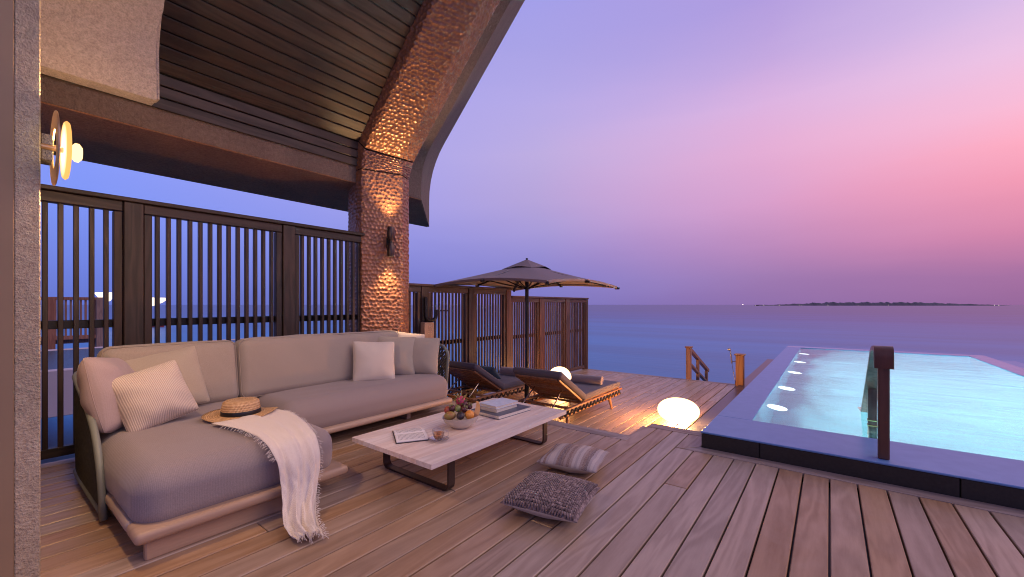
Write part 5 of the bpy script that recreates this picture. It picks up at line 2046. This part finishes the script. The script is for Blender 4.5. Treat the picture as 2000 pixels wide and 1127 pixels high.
for z_ in (-0.012, 0.03):
    box_obj('brass_collar', (-0.034, 0.956, z_), (0.034, 1.024, z_ + 0.012), M_brassring, hr, 0.002)

# ------------------------------------------------------------------ BEYOND THE FENCE: neighbour's pool terrace, fence, lit canopy, boats, island
nb = thing('neighbour_pool', 'neighbouring pale walled pool beyond the fence with dark green water', 'pool', (-10.0, 0, 0))
M_nwall = plain('pale_plaster', (0.52, 0.43, 0.45), 0.85, 0.06, 3)
M_nwater = plain('dark_green_water', (0.010, 0.028, 0.028), 0.25, 0.3, 2, spec=0.12)
box_obj('side_wall', (-0.25, -6, -0.68), (0.0, 6.4, 0.075), M_nwall, nb, 0.01)
box_obj('basin_water', (-4.6, -6, -0.68), (-0.252, 6.4, 0.060), M_nwater, nb)
box_obj('end_wall', (-4.9, -6, -0.68), (-4.602, 6.4, 0.07), M_nwall, nb, 0.01)
for y in (-4, 0, 4):
    box_obj('pile', (-0.6, y - 0.15, SEA_Z - 0.5), (-0.3, y + 0.15, -0.681), M_black, nb)
M_redwood = wood('reddish_fence_wood', (0.14, 0.06, 0.045), (0.28, 0.14, 0.10), 'Z', rough=0.6)
nf = thing('neighbour_fence', 'reddish slatted fence of the neighbouring terrace over the water', 'fence', (-20.0, 0, 0))
me = bpy.data.meshes.new('slat'); bmm = bmesh.new(); bx(bmm, (0, 0, 0), (0.06, 0.05, 1.3)); bmm.to_mesh(me); bmm.free(); me.materials.append(M_redwood)
for y in (0.2, 1.55, 2.75):
    box_obj('post', (-0.1, y - 0.13, -2.2), (0.1, y + 0.13, 1.38), M_redwood, nf, 0.01)
y = -0.5
while y < 2.9:
    put_mesh('slat', me, nf, (0, y, 0.66)); y += 0.115
box_obj('top_rail', (-0.08, -0.6, 1.30), (0.08, 2.9, 1.40), M_redwood, nf)
box_obj('bottom_rail', (-0.08, -0.6, 0.0), (0.08, 2.9, 0.12), M_redwood, nf)
box_obj('deck', (-2.5, -4.0, -0.15), (-0.2, 2.9, 0.0), M_redwood, nf)
for yy in (-3, 0, 2.6):
    box_obj('pile', (-1.2, yy, SEA_Z - 0.5), (-0.9, yy + 0.3, -0.16), M_redwood, nf)

# far lit canopies and boats: placed by bearing and distance from the camera spot
def at(px, dist):
    ax_ = math.atan((px - 1000) / 810.0) - YAW
    fw = dist
    x_ = (px - 1000) / 810.0 * fw
    return (-math.sin(YAW) * fw + math.cos(YAW) * x_, math.cos(YAW) * fw + math.sin(YAW) * x_)
M_lit = emit('lit_canopy_glow', (1.0, 0.82, 0.62), 1.7)
p = at(292, 60)
can = thing('beach_canopy', 'white lit canopy glowing on the jetty seen through the tall fence', 'canopy', (p[0], p[1], SEA_Z))
bm = bmesh.new(); lathe(bm, [(0, 3.5), (0.8, 3.9), (1.9, 4.05), (2.1, 3.9), (1.5, 3.4), (0.6, 2.9), (0, 2.8)], 28)
from_bm('roof', bm, M_lit, can, smooth=True)
bm = bmesh.new(); tube(bm, [(0, 0, 0.6), (0, 0, 2.9)], 0.12, 8); bx(bm, (0, 0, 0.5), (3.6, 3.0, 0.25)); tube(bm, [(0.9, 0, -0.5), (0.9, 0, 0.5)], 0.12, 6); tube(bm, [(-0.9, 0, -0.5), (-0.9, 0, 0.5)], 0.12, 6)
from_bm('stand', bm, M_redwood, can)
p = at(206, 58)
can2 = thing('beach_canopy', 'tilted white lit canopy above the neighbouring fence, partly behind the post', 'canopy', (p[0], p[1], SEA_Z))
can2.rotation_euler = (0, 0, 0.4)
bm = bmesh.new(); lathe(bm, [(0, 3.7), (0.6, 4.3), (1.0, 4.75), (1.1, 4.65), (0.5, 3.6), (0, 3.3)], 24)
from_bm('roof', bm, M_lit, can2, smooth=True)
bm = bmesh.new(); tube(bm, [(0, 0, -0.5), (0, 0, 3.5)], 0.12, 8)
from_bm('pole', bm, M_redwood, can2)


def boat(label, px, dist, L, Wb, hull_mat, light):
    p = at(px, dist)
    o = thing('boat', label, 'boat', (p[0], p[1], SEA_Z), YAW + 0.15)
    bm = bmesh.new()
    st_ = []
    N = 10
    for i in range(N + 1):
        t = i / N * 2 - 1
        w_ = Wb / 2 * (1 - max(0, t) ** 2.2) * (0.85 + 0.15 * (1 - abs(t)))
        sheer = 0.12 * L * 0.35 * (t * t) * (1.3 if t > 0 else 0.6)
        top_ = 0.10 * L + sheer * 0.6
        st_.append([bm.verts.new((t * L / 2, -w_, top_)), bm.verts.new((t * L / 2 * 0.96, -w_ * 0.6, -0.1)), bm.verts.new((t * L / 2 * 0.96, w_ * 0.6, -0.1)), bm.verts.new((t * L / 2, w_, top_))])
    for a_, b_ in zip(st_[:-1], st_[1:]):
        for k in range(4):
            bm.faces.new((a_[k], a_[(k + 1) % 4], b_[(k + 1) % 4], b_[k]))
    bm.faces.new(st_[0][::-1]); bm.faces.new(st_[-1])
    from_bm('hull', bm, hull_mat, o)
    bm = bmesh.new(); bx(bm, (-L * 0.1, 0, 0.17 * L), (L * 0.35, Wb * 0.7, 0.10 * L), 0.02 * L)
    from_bm('cabin', bm, plain('white_cabin', (0.7, 0.66, 0.64), 0.5), o)
    bm = bmesh.new(); tube(bm, [(-L * 0.1, 0, 0.2 * L), (-L * 0.1, 0, 0.36 * L)], 0.012 * L, 6); bx(bm, (-L * 0.1, 0, 0.36 * L), (0.03 * L, 0.03 * L, 0.03 * L))
    from_bm('mast_lamp', bm, light, o)
    return o


M_lampw = emit('far_lamp', (1.0, 0.85, 0.65), 6.0)
boat('red and white boat moored under the lit canopy', 296, 56, 3.2, 1.1, plain('red_hull', (0.30, 0.05, 0.05), 0.4), M_lampw)
boat('small dark boat with a lamp far out, seen through the lower fence', 868, 190, 5.2, 1.6, plain('dark_hull', (0.06, 0.045, 0.06), 0.5), emit('boat_lamp', (1.0, 0.8, 0.6), 9.0))

# island on the horizon
ID = 1200
isl = tag(empty('island'), 'low dark wooded island on the horizon', kind='structure')
M_isl = plain('hazy_far_trees', (0.10, 0.09, 0.115), 0.95, 0.3, 0.02)  # distance haze put into the grey-purple tree colour
p0, p1 = at(1478, ID), at(1965, ID)
vx = Vector((p1[0] - p0[0], p1[1] - p0[1], 0)); Lr = vx.length; vx.normalize(); vy = Vector((-vx.y, vx.x, 0))
bm = bmesh.new()
N = 260
ri = random.Random(5)
prev_ = None
for i in range(N + 1):
    t = i / N
    env = 3.0 + (8.5 * min(1, max(0, (t - 0.06) / 0.22)) if t < 0.5 else 8.5) if t < 0.62 else 11.5 * (1 - (t - 0.62) / 0.38) ** 0.7
    hgt = max(0.6, env * (0.78 + 0.10 * math.sin(t * 90) + 0.07 * math.sin(t * 231) + ri.uniform(-0.1, 0.12)))
    c = Vector((p0[0], p0[1], SEA_Z)) + vx * (Lr * t)
    row = [bm.verts.new(c - vy * 12), bm.verts.new(c - vy * 6 + Vector((0, 0, hgt * 0.85))), bm.verts.new(c + Vector((0, 0, hgt))), bm.verts.new(c + vy * 14)]
    if prev_:
        for k in range(3):
            bm.faces.new((prev_[k], row[k], row[k + 1], prev_[k + 1]))
    prev_ = row
o = from_bm('tree_line', bm, M_isl, isl); o['kind'] = 'stuff'
for px_, s_ in ((1451, 1.6), (1475, .8), (1492, .8), (1510, .7), (1522, .9), (1561, .7), (1566, .6), (1617, .9), (1676, .6), (1735, .7), (1942, 1.0), (1951, 1.1)):
    q = at(px_, ID - 40)
    bm = bmesh.new(); bmesh.ops.create_icosphere(bm, subdivisions=1, radius=s_ * 0.45)
    from_bm('shore_lamp', bm, M_lampw, isl, loc=(q[0], q[1], SEA_Z + 1.6 + (2.0 if s_ > 1.2 else 0)))

# ------------------------------------------------------------------ no haze air built; the island's tree colour carries it
